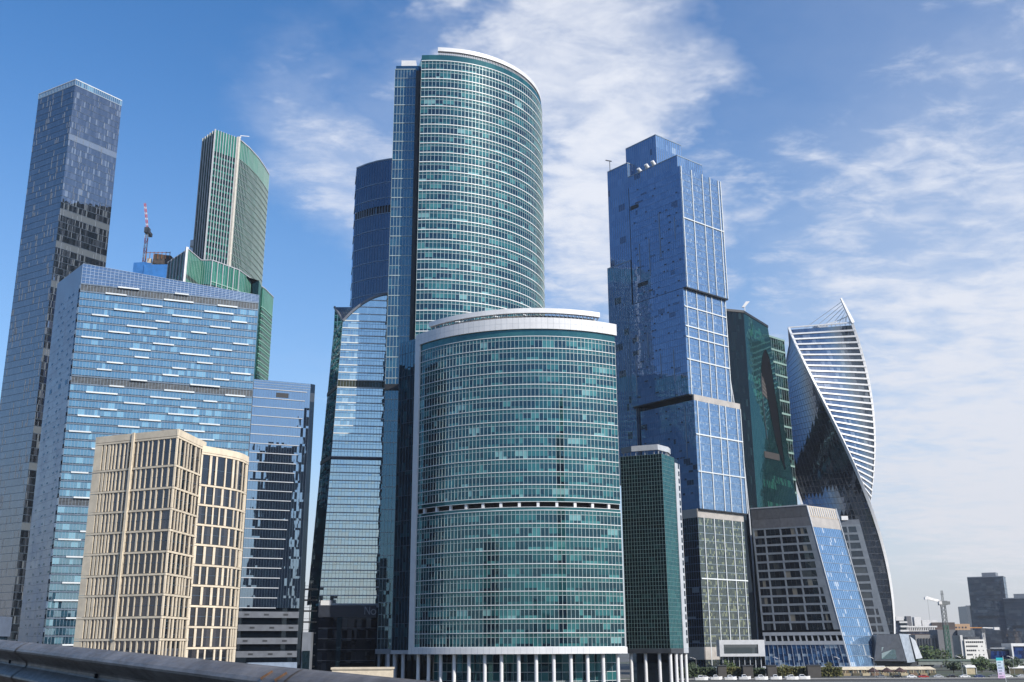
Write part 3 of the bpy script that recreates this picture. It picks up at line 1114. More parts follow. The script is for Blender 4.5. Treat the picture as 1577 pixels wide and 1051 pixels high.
# ------------------------------------------------------------------ green tower and its stepped podium
def green_tower():
    root = thing('green_skyscraper', 'emerald green skyscraper with white upright fins and a curved right side', 'skyscraper', (-168, 590, 0))
    A, B, C = (-185.6, 566.1), (-175.1, 554.8), (-165.1, 564.7)
    curve = [(-164.6, 565.3), (-160.8, 578.0), (-158.4, 592.0), (-157.5, 604.0), (-157.2, 616.0)]
    z0, z1 = 150, 309
    M = MB()
    ring = [(-184.6, 566.4), (-175.1, 555.8), (-165.7, 565.3), (-161.6, 578), (-159.2, 592), (-158.0, 616), (-186, 616)]
    M.prism(ring, ring, z0, 307.5, 0, 0.2, 1)
    M.build('core_wall', [GREENGL, ROOFM], root)
    zs = lin(z0, 296, 36)
    for (a, b, nc, nf, gl) in ((A, B, 10, 5, GREENGL), (B, C, 12, 8, GREENGL)):
        F = Face([a, b], z0, z1)
        glaze(root, F, zs, nc, [gl, GREENSP], ((0, 0.72, 0), (0.72, 1, 1 if a == B else 0)), 0.003, 2)
        glaze(root, F, [296, 302, 308.6], nc, [GREENSP if a == B else GREENGL], name='parapet_glass')
        mullions(root, F, [i / nf for i in range(nf + 1)], z0, 308.8, 0.42 if a == A else 0.34, 0.55, PALE, 'upright_fin', False)
    F = Face(curve, z0, z1)
    glaze(root, F, zs, 30, [GREENGL, GREENSP], ((0.0, 0.80, 0), (0.80, 1, 1)), 0.003, 2)
    bands(root, F, zs, 0.42, 0.4, mat('sage_band', (0.20, 0.25, 0.23), 0.5, 0.1), 'sill_band', 24)
    glaze(root, F, [296.3, 308.5], 30, [GREENSP], name='parapet_glass')
    bands(root, F, [308.6], 0.7, 0.4, PALE, 'parapet_rail', 24)
    mullions(root, F, [i / 30 for i in range(31)], z0, 308, 0.22, 0.25, MULL)
    mullions(root, F, [0.005], z0, 309.2, 1.6, 1.3, mat('cream_fin', (0.62, 0.58, 0.50), 0.5), 'edge_fin', False)
    M = MB()
    M.beam((-163, 566, 309), (-163, 566, 310.6), 0.35)
    M.beam((-163, 566, 310.4), (-158.5, 568, 310.9), 0.3)
    M.build('roof_davit', WHITE, root)

    root = thing('green_podium_block', 'stepped pale green glass podium at the foot of the emerald skyscraper', 'podium', (-170, 575, 0))
    z1 = 214
    pts = [(-185.1, 525.8), (-168.9, 506.9), (-166.8, 523.1), (-160.9, 523.2), (-150.4, 538.3), (-143.3, 569.8), (-141.8, 585.1)]
    M = MB()
    ring = [(-184.4, 526.4), (-169.1, 508.2), (-167.6, 524), (-161.2, 524), (-151.2, 538.8), (-144.2, 570), (-142.7, 586), (-190, 586)]
    ring2 = ring[:6] + [(-142.7, 553), (-185, 553)]
    M.prism(ring2, ring2, 0, 213, 0, 0.2, 1)
    M.build('core_wall', [GREENGL, ROOFM], root)
    zs = lin(90, 202, 28)
    for k, (a, b) in enumerate(zip(pts, pts[1:])):
        F = Face([a, b], 0, z1)
        nc = max(5, int(F.length() / 1.7))
        top = [GREENSP if k else GREENGL]
        glaze(root, F, [202, 208, 213.8], nc, top, name='parapet_glass')
        glaze(root, F, zs, nc, [GREENGL, GREENSP], ((0, 0.6, 0), (0.6, 1, 1)), 0.003, 2)
        bands(root, F, [214.0], 0.5, 0.3, PALE, 'parapet_rail')
        if k >= 3:
            bands(root, F, zs, 0.55, 0.35, mat('mint_band', (0.22, 0.42, 0.34), 0.5, 0.1), 'sill_band')
        if k in (0, 3):
            n = 6 if k == 0 else 5
            mullions(root, F, [i / n for i in range(n + 1)], 90, 214.2, 0.45, 0.5, PALE, 'upright_fin', False)
        if k == 0:
            mullions(root, F, [0.985], 90, 215, 1.1, 1.2, WHITE, 'edge_fin', False)
        mullions(root, F, [i / nc for i in range(nc + 1)], 90, 214, 0.12, 0.12, MULL)


green_tower()


# ------------------------------------------------------------------ unfinished block, blue hoarding and red cranes behind
def site():
    root = thing('unfinished_concrete_block', 'unfinished concrete storeys with brown roof netting above the blue hoarding', 'building', (-211, 592, 0))
    M = MB()
    M.box(-219, -203, 587, 600, 0, 222)
    M.build('core_wall', CONC, root)
    for k in range(4):
        M = MB()
        M.box(-219.5, -202.5, 584, 601, 222 + k * 4.2, 222.5 + k * 4.2)
        M.build('floor_slab', CONC, root)
        for j in range(4):
            M = MB()
            M.box(-219 + j * 4.6, -216.6 + j * 4.6, 584.4, 586.2, 222.5 + k * 4.2, 226.2 + k * 4.2)
            M.build('concrete_wall', mat('pale_block', (0.50, 0.43, 0.33), 0.85), root)
    M = MB()
    M.hexa([(-215.5, 583.5, 235.4), (-203.5, 583.5, 234.0), (-203.5, 600, 234), (-215.5, 600, 235.4), (-214.5, 583.8, 241.6), (-204.5, 583.8, 240.2), (-204.5, 600, 240.2), (-214.5, 600, 241.6)])
    M.build('netting', mat('brown_netting', (0.075, 0.06, 0.052), 0.9, 0, 0.35, 0.6), root)
    M = MB()
    for k in range(7):
        M.beam((-219.5 + k * 2.4, 583.3, 238), (-219.5 + k * 2.4, 583.3, 242.5), 0.3)
    M.beam((-219.5, 583.3, 242), (-205, 583.3, 242), 0.3)
    M.build('edge_rail', RUST, root, 'stuff')
    root = thing('blue_hoarding', 'bright blue sheeted hoarding peeping over the striped block', 'hoarding', (-212, 574, 0))
    blue = mat('blue_sheeting', (0.035, 0.17, 0.46), 0.6, 0, 0.15, 0.3)
    M = MB()
    M.box(-214.2, -199, 568, 580, 150, 228.6)
    M.build('sheet', blue, root)
    M = MB()
    M.hexa([(-220.9, 568, 150), (-214.4, 568, 150), (-214.4, 580, 150), (-220.9, 580, 150), (-220.6, 568.5, 230), (-214.4, 568.5, 230.4), (-214.4, 580, 234), (-219, 580, 234)])
    M.build('sheet', blue, root)

    def mast(x0, y0, z0, x1, y1, z1, w, nseg, root, name, ms):
        a, b = Vector((x0, y0, z0)), Vector((x1, y1, z1))
        d = (b - a)
        s = Vector((1, 0, 0)) * w / 2
        t = Vector((0, 1, 0)) * w / 2
        for k in range(nseg):
            M = MB()
            p, q_ = a + d * (k / nseg), a + d * ((k + 1) / nseg)
            cs = [s + t, s - t, -s - t, -s + t]
            for i in range(4):
                M.beam(p + cs[i], q_ + cs[i], w * 0.16)
                M.beam(p + cs[i], q_ + cs[(i + 1) % 4], w * 0.09)
                M.beam(p + cs[i], p + cs[(i + 1) % 4], w * 0.09)
            M.build(name, ms[k % len(ms)], root)
    red = mat('crane_red', (0.55, 0.09, 0.05), 0.5)
    cw = mat('crane_white', (0.72, 0.70, 0.68), 0.5)
    global lattice
    lattice = mast
    root = thing('red_tower_crane', 'red and white luffing crane with raised jib above the blue hoarding', 'crane', (-228, 604, 0))
    mast(-228, 604, 0, -228, 604, 263, 1.5, 80, root, 'mast_section', [red, cw])
    M = MB()
    M.box(-229.2, -226.6, 602, 606, 263, 266.5)
    M.build('operator_cab', DARKG, root)
    M = MB()
    M.box(-229, -227, 606, 611, 263.2, 265.4)
    M.build('counterweight', CONC, root)
    mast(-228, 604, 266, -231.2, 604, 283.5, 0.95, 14, root, 'jib_section', [red, red, cw])
    root = thing('red_mast_crane', 'short red and white crane mast beside the emerald skyscraper', 'crane', (-197, 600, 0))
    mast(-197, 600, 0, -197, 600, 252, 2.6, 12, root, 'mast_section', [red, cw])
    M = MB()
    M.box(-198.4, -195.6, 598, 602, 252, 256)
    M.build('operator_cab', cw, root)


site()


# ------------------------------------------------------------------ dark navy curved tower behind
def navy_tower():
    root = thing('navy_skyscraper', 'dark navy curved skyscraper half hidden behind the tallest teal tower', 'skyscraper', (-55, 485, 0))
    curve = [(-77.0, 472.0), (-71.5, 467.6), (-66.0, 464.4), (-60, 462.2), (-52, 460.6), (-40, 461)]
    base = [(x + 0.8, y) for x, y in curve]
    M = MB()
    ring = [(-76.4, 472.6), (-66, 465.2), (-52, 461.4), (-40, 462), (-30, 490), (-70, 495)]
    M.prism(ring, ring, 0, 242.5, 0, 0.2, 1)
    M.build('core_wall', [NAVY, ROOFM], root)
    F = Face(base, 0, 243, curve)
    fz = glass('deep_navy_glass', (0.34, 0.46, 0.64), [(0.0, (0.010, 0.022, 0.042)), (0.5, (0.014, 0.030, 0.052)), (0.85, (0.02, 0.042, 0.068))], 0.25, wave=0.005)
    zs = [z for z in lin(20, 243, 55)]
    belt = [i for i, z in enumerate(zs) if 211 < z < 214.9][:1]
    for i in range(len(zs) - 1):
        if i in belt:
            M = MB()
            strip(M, F, 0, 1, zs[i], zs[i + 1], -1.0, -0.8, 20)
            M.build('technical_storey_wall', BLACK, root)
            M = MB()
            for k in range(26):
                strip(M, F, k / 26, k / 26 + 0.008, zs[i], zs[i + 1], -0.6, 0)
            M.build('technical_storey_posts', MULLB, root, 'stuff')
        else:
            glaze(root, F, [zs[i], zs[i + 1]], 26, [fz], tilt=0.002, group=2)
    bands(root, F, [z for z in zs[::2] if z < 236], 0.30, 0.2, mat('slate_blue_sill', (0.26, 0.33, 0.42), 0.4, 0.3), 'sill_band', 24)
    bands(root, F, [243], 0.7, 0.2, MULLB, 'parapet_rail', 24)
    mullions(root, F, [i / 26 for i in range(27)], 20, 242, 0.08, 0.08, NAVYM)
    S = Face([(-79.0, 482.0), (-77.0, 472.0)], 0, 243)
    glaze(root, S, zs, 8, [fz], name='side_glass')
    bands(root, S, zs[::2], 0.4, 0.2, MULLB, 'sill_band')


navy_tower()


# ------------------------------------------------------------------ silver blue tower with curved sloping roof
def silver_tower():
    root = thing('silver_blue_tower', 'silver blue glass tower with a curved sloping roof, left of the tallest teal tower', 'tower', (-65, 435, 0))
    b0, b1 = (-76.4, 420.6), (-52.6, 424.6)
    t0, t1 = (-71.9, 421.8), (-52.6, 424.6)
    zA, zB = 30, 148
    F = Face([b0, b1], zA, zB, [t0, t1])
    bb, tb = (-84.0, 436.0), (-78.4, 437.0)
    M = MB()
    M.prism([(-76.0, 421.2), (-53, 425.4), (-60, 450), (-83.4, 436.6)], [(-71.8, 423.9), (-53, 425.4), (-60, 450), (-78.0, 437.6)], 0, 147, 0, 0.2, 1)
    M.build('core_wall', [NAVY, ROOFM], root)

    def roofz(u):            # roof edge of the front
        return 147.6 + 12.9 * (1 - (1 - u) ** 1.9)
    zs = lin(30.5, 147.6, 36)
    b1z, b2z = 119.0, 88.5
    nc = 17
    bi = min(range(36), key=lambda i: abs(zs[i] - b1z))
    for i in range(36):
        if i == bi:
            M = MB()
            for k in range(34):
                strip(M, F, k / 34, (k + 0.72) / 34, zs[i], zs[i + 1], -0.3, -0.1)
            M.build('belt_louvres', mat('olive_louvre', (0.06, 0.07, 0.045), 0.5, 0.3), root)
        else:
            glaze(root, F, [zs[i], zs[i + 1]], nc, [SILVER, SILVER], ((0.0, 0.62, 0), (0.66, 1.0, 1)), 0.005, 2)
    bands(root, F, zs, 0.42, 0.3, WHITE2, 'sill_band')
    mullions(root, F, [i / nc for i in range(nc + 1)], 30.5, 147.6, 0.11, 0.1, MULLB)
    # stepped glazing up to the curved roof edge
    for k in range(5):
        M = MB()
        za = 147.6 + k * 3.2
        n = 24
        any_ = False
        for c in range(n):
            u0, u1 = c / n, (c + 1) / n
            h0, h1 = min(roofz(u0) - 0.6, za + 3.0), min(roofz(u1) - 0.6, za + 3.0)
            if h1 <= za + 0.05:
                continue
            h0 = max(h0, za)
            M.poly([F.pt(u0, za), F.pt(u1, za), F.pt(u1, h1), F.pt(u0, h0)], 0, R())
            any_ = True
        if any_:
            M.build('gable_glass', SILVER, root)
        us = next((c / 48 for c in range(49) if roofz(c / 48) > za + 0.8), None)
        if us is not None and us < 0.97:
            bands(root, F, [za], 0.35, 0.25, WHITE2, 'sill_band', 4, us, 1.0)
    # roof skin from the front arc back to the left ridge
    RM = mat('graphite_roof', (0.035, 0.04, 0.055), 0.35, 0.4)
    M = MB()
    n = 24
    for c in range(n):
        u0, u1 = c / n, (c + 1) / n
        def bk(u):
            return Vector((-78.4 + (-52.4 + 78.4) * u, 437.0 + 7 * u, 158.6 + 2.4 * u))
        f0, f1 = F.pt(u0, 147.6), F.pt(u1, 147.6)
        f0.z, f1.z = roofz(u0), roofz(u1)
        M.poly([f0, f1, bk(u1), bk(u0)])
    M.build('roof_skin', RM, root)
    M = MB()
    for c in range(n):
        f0, f1 = F.pt(c / n, 147.6, 0.3), F.pt((c + 1) / n, 147.6, 0.3)
        f0.z, f1.z = roofz(c / n) - 0.2, roofz((c + 1) / n) - 0.2
        M.beam(f0, f1, 0.7, 0.9)
    M.build('roof_edge', mat('roof_edge_grey', (0.16, 0.17, 0.19), 0.4, 0.3), root)
    M = MB()
    M.beam((-71.9, 422.7, 147.5), (-78.5, 436.9, 158.6), 0.8, 0.9)
    M.build('roof_edge', MATS['roof_edge_grey'], root)
    # left side
    S = Face([bb, b0], zA, zB, [tb, t0])
    glaze(root, S, zs, 8, [NAVY, OKOGL], ((0, 0.6, 0), (0.6, 1, 1)), 0.012, 2, 'side_glass')
    M = MB()
    M.poly([S.pt(0, 147.6), S.pt(1, 147.6), (-78.4, 437.0, 158.4)])
    M.build('side_gable', NAVY, root)
    for z in (zs[bi], b2z):
        M = MB()
        strip(M, S, 0, 1, z - 0.4, z + 1.2, -0.2, 0.25)
        M.build('belt', BLACK, root)
    M = MB()
    strip(M, F, 0, 1, b2z - 0.5, b2z + 0.5, -0.2, 0.35)
    M.build('belt', DARKG, root)
    M = MB()
    strip(M, F, 0, 1, 29.2, 30.6, -0.5, 0.3)
    M.build('base_ledge', PALE, root)


silver_tower()


# ------------------------------------------------------------------ low dark hotel with the sign
def dark_hotel():
    root = thing('dark_hotel_block', 'low black glass block with grey letters on its parapet, below the silver blue tower', 'building', (-62, 412, 0))
    F = Face([(-73.4, 405.5), (-47.5, 409.6)], 0, 30)
    M = MB()
    ring = [(-73.2, 406.2), (-52.2, 409.4), (-52.5, 418), (-73.6, 419)]
    M.prism(ring, ring, 0, 28.6, 0, 0.2, 1)
    M.build('core_wall', [DARKGL, ROOFM], root)
    zs = lin(1.5, 25.0, 6)
    F2 = Face([(-73.4, 405.7), (-52.2, 409.0)], 0, 30)
    hg = glass('hotel_black_glass', (0.25, 0.32, 0.45), [(0.0, (0.002, 0.003, 0.006)), (0.7, (0.004, 0.006, 0.011))], 0.05)
    glaze(root, F2, zs, 12, [hg], ((0, 0.8, 0), (0.8, 1, 0)), 0.006, 2)
    bands(root, F2, zs, 0.2, 0.1, mat('navy_sill', (0.035, 0.042, 0.06), 0.4, 0.3), 'sill_band')
    M = MB()
    strip(M, F2, -0.01, 1.0, 25.1, 29.4, -0.4, 0.5)
    M.build('parapet_band', mat('charcoal_parapet', (0.022, 0.027, 0.04), 0.5, 0.1), root)
    M = MB()
    strip(M, F2, 0.32, 0.40, 3, 25.0, 0.06, 0.2)
    M.build('glass_bay', NAVY, root)
    for k in range(4):
        M = MB()
        strip(M, F2, 0.2 + 0.17 * k, 0.27 + 0.17 * k, 1.8, 5.0, 0.05, 0.12)
        M.build('ground_window', GREY, root)
    # sign letters, real strokes
    lm = mat('sign_letter_grey', (0.26, 0.28, 0.32), 0.5)
    def P_(u, z):
        return F2.pt(u, z, 0.72)
    def stroke(M, pts, w=0.42):
        for a, b in zip(pts, pts[1:]):
            M.beam(P_(*a), P_(*b), 0.25, w)
    n0, k = 0.80, 0.046
    M = MB()
    stroke(M, [(n0, 26.0), (n0, 28.9)])
    stroke(M, [(n0, 28.8), (n0 + 0.083, 26.1)])
    stroke(M, [(n0 + 0.083, 26.0), (n0 + 0.083, 28.9)])
    M.build('sign_letter_n', lm, root)
    M = MB()
    import math as m_
    pts = [(n0 + 0.150 + 0.042 * m_.cos(t * m_.pi / 8), 26.95 + 0.90 * m_.sin(t * m_.pi / 8)) for t in range(17)]
    stroke(M, pts, 0.38)
    M.build('sign_letter_o', lm, root)
    M = MB()
    M.box(-73, -69, 406, 409, 29.4, 31.2)
    M.build('plant_box', WHITE, root)
    # steel stair at the left gap
    root = thing('steel_fire_stair', 'black steel stair landings between the dark wing and the silver blue tower', 'stair', (-78, 405, 0))
    M = MB()
    for x in (-78.9, -76.6):
        M.beam((x, 404, 0), (x, 404, 38), 0.25)
    M.build('post', BLACK, root)
    for k in range(9):
        M = MB()
        M.box(-79.2, -74.2, 403, 406, 4 * k + 3, 4 * k + 3.5)
        M.beam((-79.2, 403, 4 * k + 4.4), (-74.2, 403, 4 * k + 4.4), 0.12)
        M.build('landing', BLACK, root)


dark_hotel()


# ------------------------------------------------------------------ blue tower of shifted blocks
def shifted_tower():
    root = thing('shifted_block_skyscraper', 'cobalt blue skyscraper of stacked shifted glass blocks with white ribs on its right side', 'skyscraper', (95, 560, 0))
    er, el = Vector((0.78, 0.626)), Vector((-0.65, 0.76))
    nr, nl = Vector((0.626, -0.78)), Vector((-0.76, -0.65))
    K = Vector((94.0, 532.0))

    def block(z0, z1, dk_r, dk_l, wr, wl, nfl, ribs, base=False, belts=(), soff=True, name='block', rcol=None, lcol=None, fins=True):
        """dk_r: how far the right face stands out, dk_l the left face"""
        c = K + nr * dk_r + nl * dk_l
        a = c + el * wl
        b = c + er * wr
        ci = c - nr * 0.4 - nl * 0.4
        M = MB()
        ring = [tuple(a - nl * 0.4 - nr * 0.0), tuple(ci), tuple(b - nr * 0.4), tuple(b + el * wl)]
        M.prism(ring, ring, z0 + 0.3, z1 - 0.3, 0, 0.2, 0)
        M.build('core_wall', [BLACK], root)
        Lf, Rf = Face([tuple(a), tuple(c)], z0, z1), Face([tuple(c), tuple(b)], z0, z1)
        zs = lin(z0, z1, nfl)
        nl_, nr_ = max(6, int(wl / 1.5)), max(6, int(wr / 0.95))
        glaze(root, Lf, zs, nl_, [lcol or COCGL], ((0.0, 0.3, 0), (0.3, 1.0, 0)), 0.0012, 3, 'glass_band')
        glaze(root, Rf, zs, nr_, [rcol or COCR], ((0.0, 0.34, 0), (0.34, 0.72, 0), (0.72, 1.0, 0)), 0.003, 1, 'glass_band')
        mullions(root, Lf, [i / nl_ for i in range(nl_ + 1)], z0, z1, 0.07, 0.06, mat('cobalt_bar', (0.13, 0.19, 0.32), 0.4, 0.3))
        mullions(root, Rf, [i / nr_ for i in range(nr_ + 1)], z0, z1, 0.08, 0.08, MULLB)
        M = MB()
        for z in zs[1:-1]:
            strip(M, Lf, 0, 1, z - 0.08, z + 0.08, 0, 0.06)
        M.build('transom_lines', MATS['cobalt_bar'], root, 'stuff')
        M = MB()
        for z in zs[1:-1]:
            strip(M, Rf, 0, 1, z - 0.10, z + 0.10, 0, 0.1)
        M.build('transom_lines', MULLB, root, 'stuff')
        mullions(root, Rf, ribs, z0, z1, 0.46, 0.4, WHITE2, 'white_rib', False)
        bands(root, Rf, belts, 0.62, 0.5, WHITE2, 'white_belt')
        if soff:
            M = MB()
            strip(M, Lf, 0, 1, z0 - 0.7, z0, -3.0, 0.02)
            strip(M, Rf, 0, 1, z0 - 0.7, z0, -3.0, 0.02)
            M.build('soffit', BLACK, root)
        # ventilation slots scattered over the left face
        rnd = random.Random(int(z0) + 3)
        M = MB()
        for _ in range(int((z1 - z0) * 0.55)):
            u, z = rnd.uniform(0.05, 0.95), rnd.choice(zs[:-1])
            strip(M, Lf, u, u + 1.3 / wl, z + 0.4, z + 1.1, 0.0, 0.05)
        M.build('open_vents', BLACK, root, 'stuff')
        if fins:
            rnd = random.Random(int(z1))
            for k in range(4):
                u = 0.12 + 0.23 * k + rnd.uniform(-0.04, 0.04)
                za = rnd.uniform(z0, z0 + (z1 - z0) * 0.5)
                M = MB()
                strip(M, Lf, u, u + 0.35 / wl, za, min(z1, za + rnd.uniform(10, 28)), 0, 0.3)
                M.build('upright_fin', MULLB, root)
        return Lf, Rf

    rb = [0.06, 0.30, 0.52, 0.66, 0.90, 0.995]
    # base, lower, middle, upper
    Lb, Rb = block(0, 77, -1.0, -1.2, 36, 38, 20, [0.12, 0.34, 0.54, 0.74, 0.94], belts=(46.5,), soff=False,
          rcol=glass('base_reflection_glass', (0.62, 0.70, 0.62), [(0.0, (0.01, 0.012, 0.010)), (0.5, (0.03, 0.034, 0.022)), (0.8, (0.16, 0.17, 0.09))], 0.22, wave=0.02),  # yellow-green reflections put into the pane colours
          lcol=glass('base_slate_glass', (0.36, 0.50, 0.62), [(0.0, (0.008, 0.016, 0.022)), (0.5, (0.012, 0.022, 0.03)), (0.95, (0.20, 0.24, 0.27))], 0.2, wave=0.02), fins=False)
    for f in (Lb, Rb):
        M = MB()
        strip(M, f, 0, 1, 77.0, 81.4, -0.6, 0.25)
        M.build('metal_belt', BEIGEP, root)
        M = MB()
        strip(M, f, 0, 1, 7.5, 13.5, -0.1, 0.3)
        M.build('metal_belt', BEIGEP, root)
    block(81.4, 138.2, 0.4, -1.6, 37.5, 38, 15, rb, belts=(120, 100.5), rcol=COCR)
    M = MB()
    strip(M, Face([tuple(K - nl * 1.6), tuple(K + er * 37.5 - nl * 1.6)], 0, 200), 0, 1, 138.0, 141.2, -0.5, 0.5)
    M.build('metal_belt', BEIGEP, root)
    block(141.4, 200.2, -1.0, 0.6, 34.5, 40, 15, rb, belts=(190, 179, 173, 160.5))
    Lu, Ru = block(200.8, 272.5, 0.8, 0.0, 34.5, 39, 18, [0.02, 0.27, 0.53, 0.72, 0.93, 0.99], belts=(241.2,))
    for (u, z, w) in ((0.02, 258, 0.16), (0.10, 209.5, 0.2)):
        M = MB()
        strip(M, Lu, u, u + w, z, z + 2.4, 0.0, 0.08)
        M.build('louvre_panel', BLACK, root)
    # upper left part, one bay behind
    def slab(dr, dl, u0, wr, wl, z0, z1, nfl, gl=COCGL, glr=COCR):
        c = K + el * u0 + nl * dl + nr * dr
        a, b = c + el * wl, c + er * wr
        Lf, Rf = Face([tuple(a), tuple(c)], z0, z1), Face([tuple(c), tuple(b)], z0, z1)
        M = MB()
        ring = [tuple(a - nl * 0.3), tuple(c - nl * 0.3 - nr * 0.3), tuple(b - nr * 0.3), tuple(b + el * wl)]
        M.prism(ring, ring, z0 + 0.2, z1 - 0.2, 0, 0.2, 0)
        M.build('core_wall', [BLACK], root)
        zs = lin(z0, z1, nfl)
        n1, n2 = max(4, int(wl / 1.6)), max(4, int(wr / 1.6))
        glaze(root, Lf, zs, n1, [gl], tilt=0.0012, group=3)
        glaze(root, Rf, zs, n2, [glr], tilt=0.006, group=2)
        mullions(root, Lf, [i / n1 for i in range(n1 + 1)], z0, z1, 0.12, 0.12, MULLB)
        mullions(root, Rf, [i / n2 for i in range(n2 + 1)], z0, z1, 0.12, 0.12, MULLB)
        bands(root, Lf, [z1], 0.5, 0.2, MULLB, 'parapet_rail')
        bands(root, Rf, [z1], 0.5, 0.2, MULLB, 'parapet_rail')
    slab(-1.5, -1.4, 38.5, 22, 16.5, 228, 290, 15)
    slab(-1.5, -0.8, 38.5, 22, 18.5, 100, 228, 32)
    slab(-0.8, -0.6, 0.5, 21, 38, 272.5, 280.0, 2)
    slab(0.0, -6.0, 21, 22, 24, 279, 302.5, 6)
    M = MB()
    c = K + el * 53
    M.beam((c.x, c.y, 289), (c.x, c.y, 296), 0.4)
    M.beam((c.x - 2.5, c.y, 296.2), (c.x + 1.2, c.y, 295.4), 0.5)
    M.build('roof_davit', DARKG, root)
    M = MB()
    for s, h in ((24, 1.9), (19, 2.2), (30, 1.5)):
        c = K + el * s - nl * 1.5
        M.tube((c.x, c.y, 280.4), (c.x - 1.5, c.y - 1.5, 280.4 + h), 1.3, 1.0, 12)
    M.build('roof_dishes', WHITE, root)
    M = MB()
    c = K + el * 37 - nl * 9
    for k in range(4):
        q_ = c - el * (2.2 * k)
        M.tube((q_.x, q_.y, 302), (q_.x, q_.y, 304), 0.7, 0.7, 8)
    M.build('roof_vents', WHITE, root)


shifted_tower()


# ------------------------------------------------------------------ dark teal tower with an arched cut
def arch_tower():
    root = thing('dark_arch_tower', 'dark teal glass tower with a tall pointed arch in its right face', 'tower', (160, 675, 0))
    A, B, C = (137.6, 646.0), (152.4, 650.4), (181.0, 690.4)
    z1 = 224.0
    edge = [(0, 147.2), (60, 147.2), (89, 146.9), (123, 145.6), (146, 143.4), (167, 141.2), (193, 138.2), (212, 137.4), (224, 137.6)]
    def ex(z):
        for (za, xa), (zb, xb) in zip(edge, edge[1:]):
            if za <= z <= zb:
                return xa + (xb - xa) * (z - za) / (zb - za)
        return edge[-1][1]
    dg = glass('midnight_glass', (0.20, 0.30, 0.36), [(0.0, (0.002, 0.004, 0.006)), (0.7, (0.003, 0.007, 0.009)), (0.95, (0.010, 0.024, 0.026))], 0.06, wave=0.01)
    zs = lin(8, 224, 48)
    for i in range(48):
        M = MB()
        n = 8
        for k in range(n):
            q = []
            for (u, z) in ((k / n, zs[i]), ((k + 1) / n, zs[i]), ((k + 1) / n, zs[i + 1]), (k / n, zs[i + 1])):
                x0 = ex(z)
                y0 = 646.0 + (x0 - 137.6) * 0.297
                q.append((x0 + (B[0] - x0) * u, y0 + (B[1] - y0) * u, z))
            M.poly(q, 0, R())
        M.build('glass_band', dg, root)
    M = MB()
    for i in range(48):
        xa, xb = ex(zs[i]), ex(zs[i + 1])
        M.beam((xa - 0.3, 645.6 + (xa - 137.6) * 0.297, zs[i]), (xb - 0.3, 645.6 + (xb - 137.6) * 0.297, zs[i + 1]), 0.7, 0.7)
    M.build('curved_edge_rib', PALE, root)
    F = Face([B, (207.5, 727.5)], 0, z1, [B, (176.0, 683.5)])
    rnd = random.Random(4)
    hot = {}
    for i in range(48):
        if rnd.random() < 0.22:
            s = rnd.randint(0, 14)
            hot[i] = (s, s + rnd.randint(6, 20))
    def rf(fi, c, v):
        if fi in hot and hot[fi][0] <= c <= hot[fi][1]:
            return 0.97 if v > 0.45 else 0.8
        return v * 0.9
    glaze(root, F, zs, 36, [ARCHGL], ((0.0, 0.45, 0), (0.45, 1.0, 0)), tilt=0.003, group=1, rfun=rf)
    mullions(root, F, [i / 24 for i in range(25)], 8, 224, 0.06, 0.06, NAVYM)
    M = MB()
    ring = [(147.6, 650), (152.4, 651.4), (206.6, 727.4), (180, 735), (140, 668)]
    top = [(138.2, 647), (152.4, 651.4), (175.4, 683.9), (160, 700), (138, 668)]
    M.prism(ring, top, 0, 223.5, 0, 0.2, 1)
    M.build('core_wall', [DARKGL, ROOFM], root)
    M = MB()
    strip(M, F, -0.01, 1.01, 224, 225.6, -0.6, 0.4)
    M.build('parapet', BLACK, root)
    M = MB()
    M.beam((137.2, 645.6, 224.8), (152.4, 650.1, 224.8), 0.8, 1.6)
    M.build('parapet', BLACK, root)
    # the arch: a black sheet on the face painting a deep reveal's shade, with the paler inner wall showing at its left
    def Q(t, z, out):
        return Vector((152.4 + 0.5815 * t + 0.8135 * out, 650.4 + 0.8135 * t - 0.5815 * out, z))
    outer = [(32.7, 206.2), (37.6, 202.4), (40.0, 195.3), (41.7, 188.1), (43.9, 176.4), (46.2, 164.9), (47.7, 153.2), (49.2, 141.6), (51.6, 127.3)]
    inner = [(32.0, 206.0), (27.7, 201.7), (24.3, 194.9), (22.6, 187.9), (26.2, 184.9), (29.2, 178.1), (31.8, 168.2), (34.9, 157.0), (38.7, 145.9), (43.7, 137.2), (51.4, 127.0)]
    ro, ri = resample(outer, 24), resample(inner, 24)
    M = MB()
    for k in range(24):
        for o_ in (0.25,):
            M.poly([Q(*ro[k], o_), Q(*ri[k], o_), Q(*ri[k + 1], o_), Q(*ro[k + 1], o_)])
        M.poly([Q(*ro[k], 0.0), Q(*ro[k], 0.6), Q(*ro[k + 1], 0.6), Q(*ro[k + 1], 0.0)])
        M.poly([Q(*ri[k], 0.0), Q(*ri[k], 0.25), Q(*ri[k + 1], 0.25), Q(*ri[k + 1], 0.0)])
    M.build('arch_shade_sheet', mat('arch_black', (0.006, 0.007, 0.009), 0.9, spec=0.05), root)
    rim = resample([(22.6, 187.9), (21.6, 176.6), (22.0, 166.4), (22.7, 154.9), (24.2, 143.7)], 12)
    M = MB()
    for p, q in zip(rim, rim[1:]):
        M.beam(Q(*p, 0.1), Q(*q, 0.1), 0.3, 0.5)
    M.build('arch_rim', DARKG, root)
    M = MB()
    wd = [(22.9, 186.5), (26.4, 184.6), (29.4, 178.1), (30.2, 171), (22.2, 173.7)]
    M.poly([Q(*p, 0.12) for p in wd], 0, 0.5)
    M.build('arch_inner_wall', mat('taupe_louvre', (0.055, 0.05, 0.048), 0.7, spec=0.1), root)
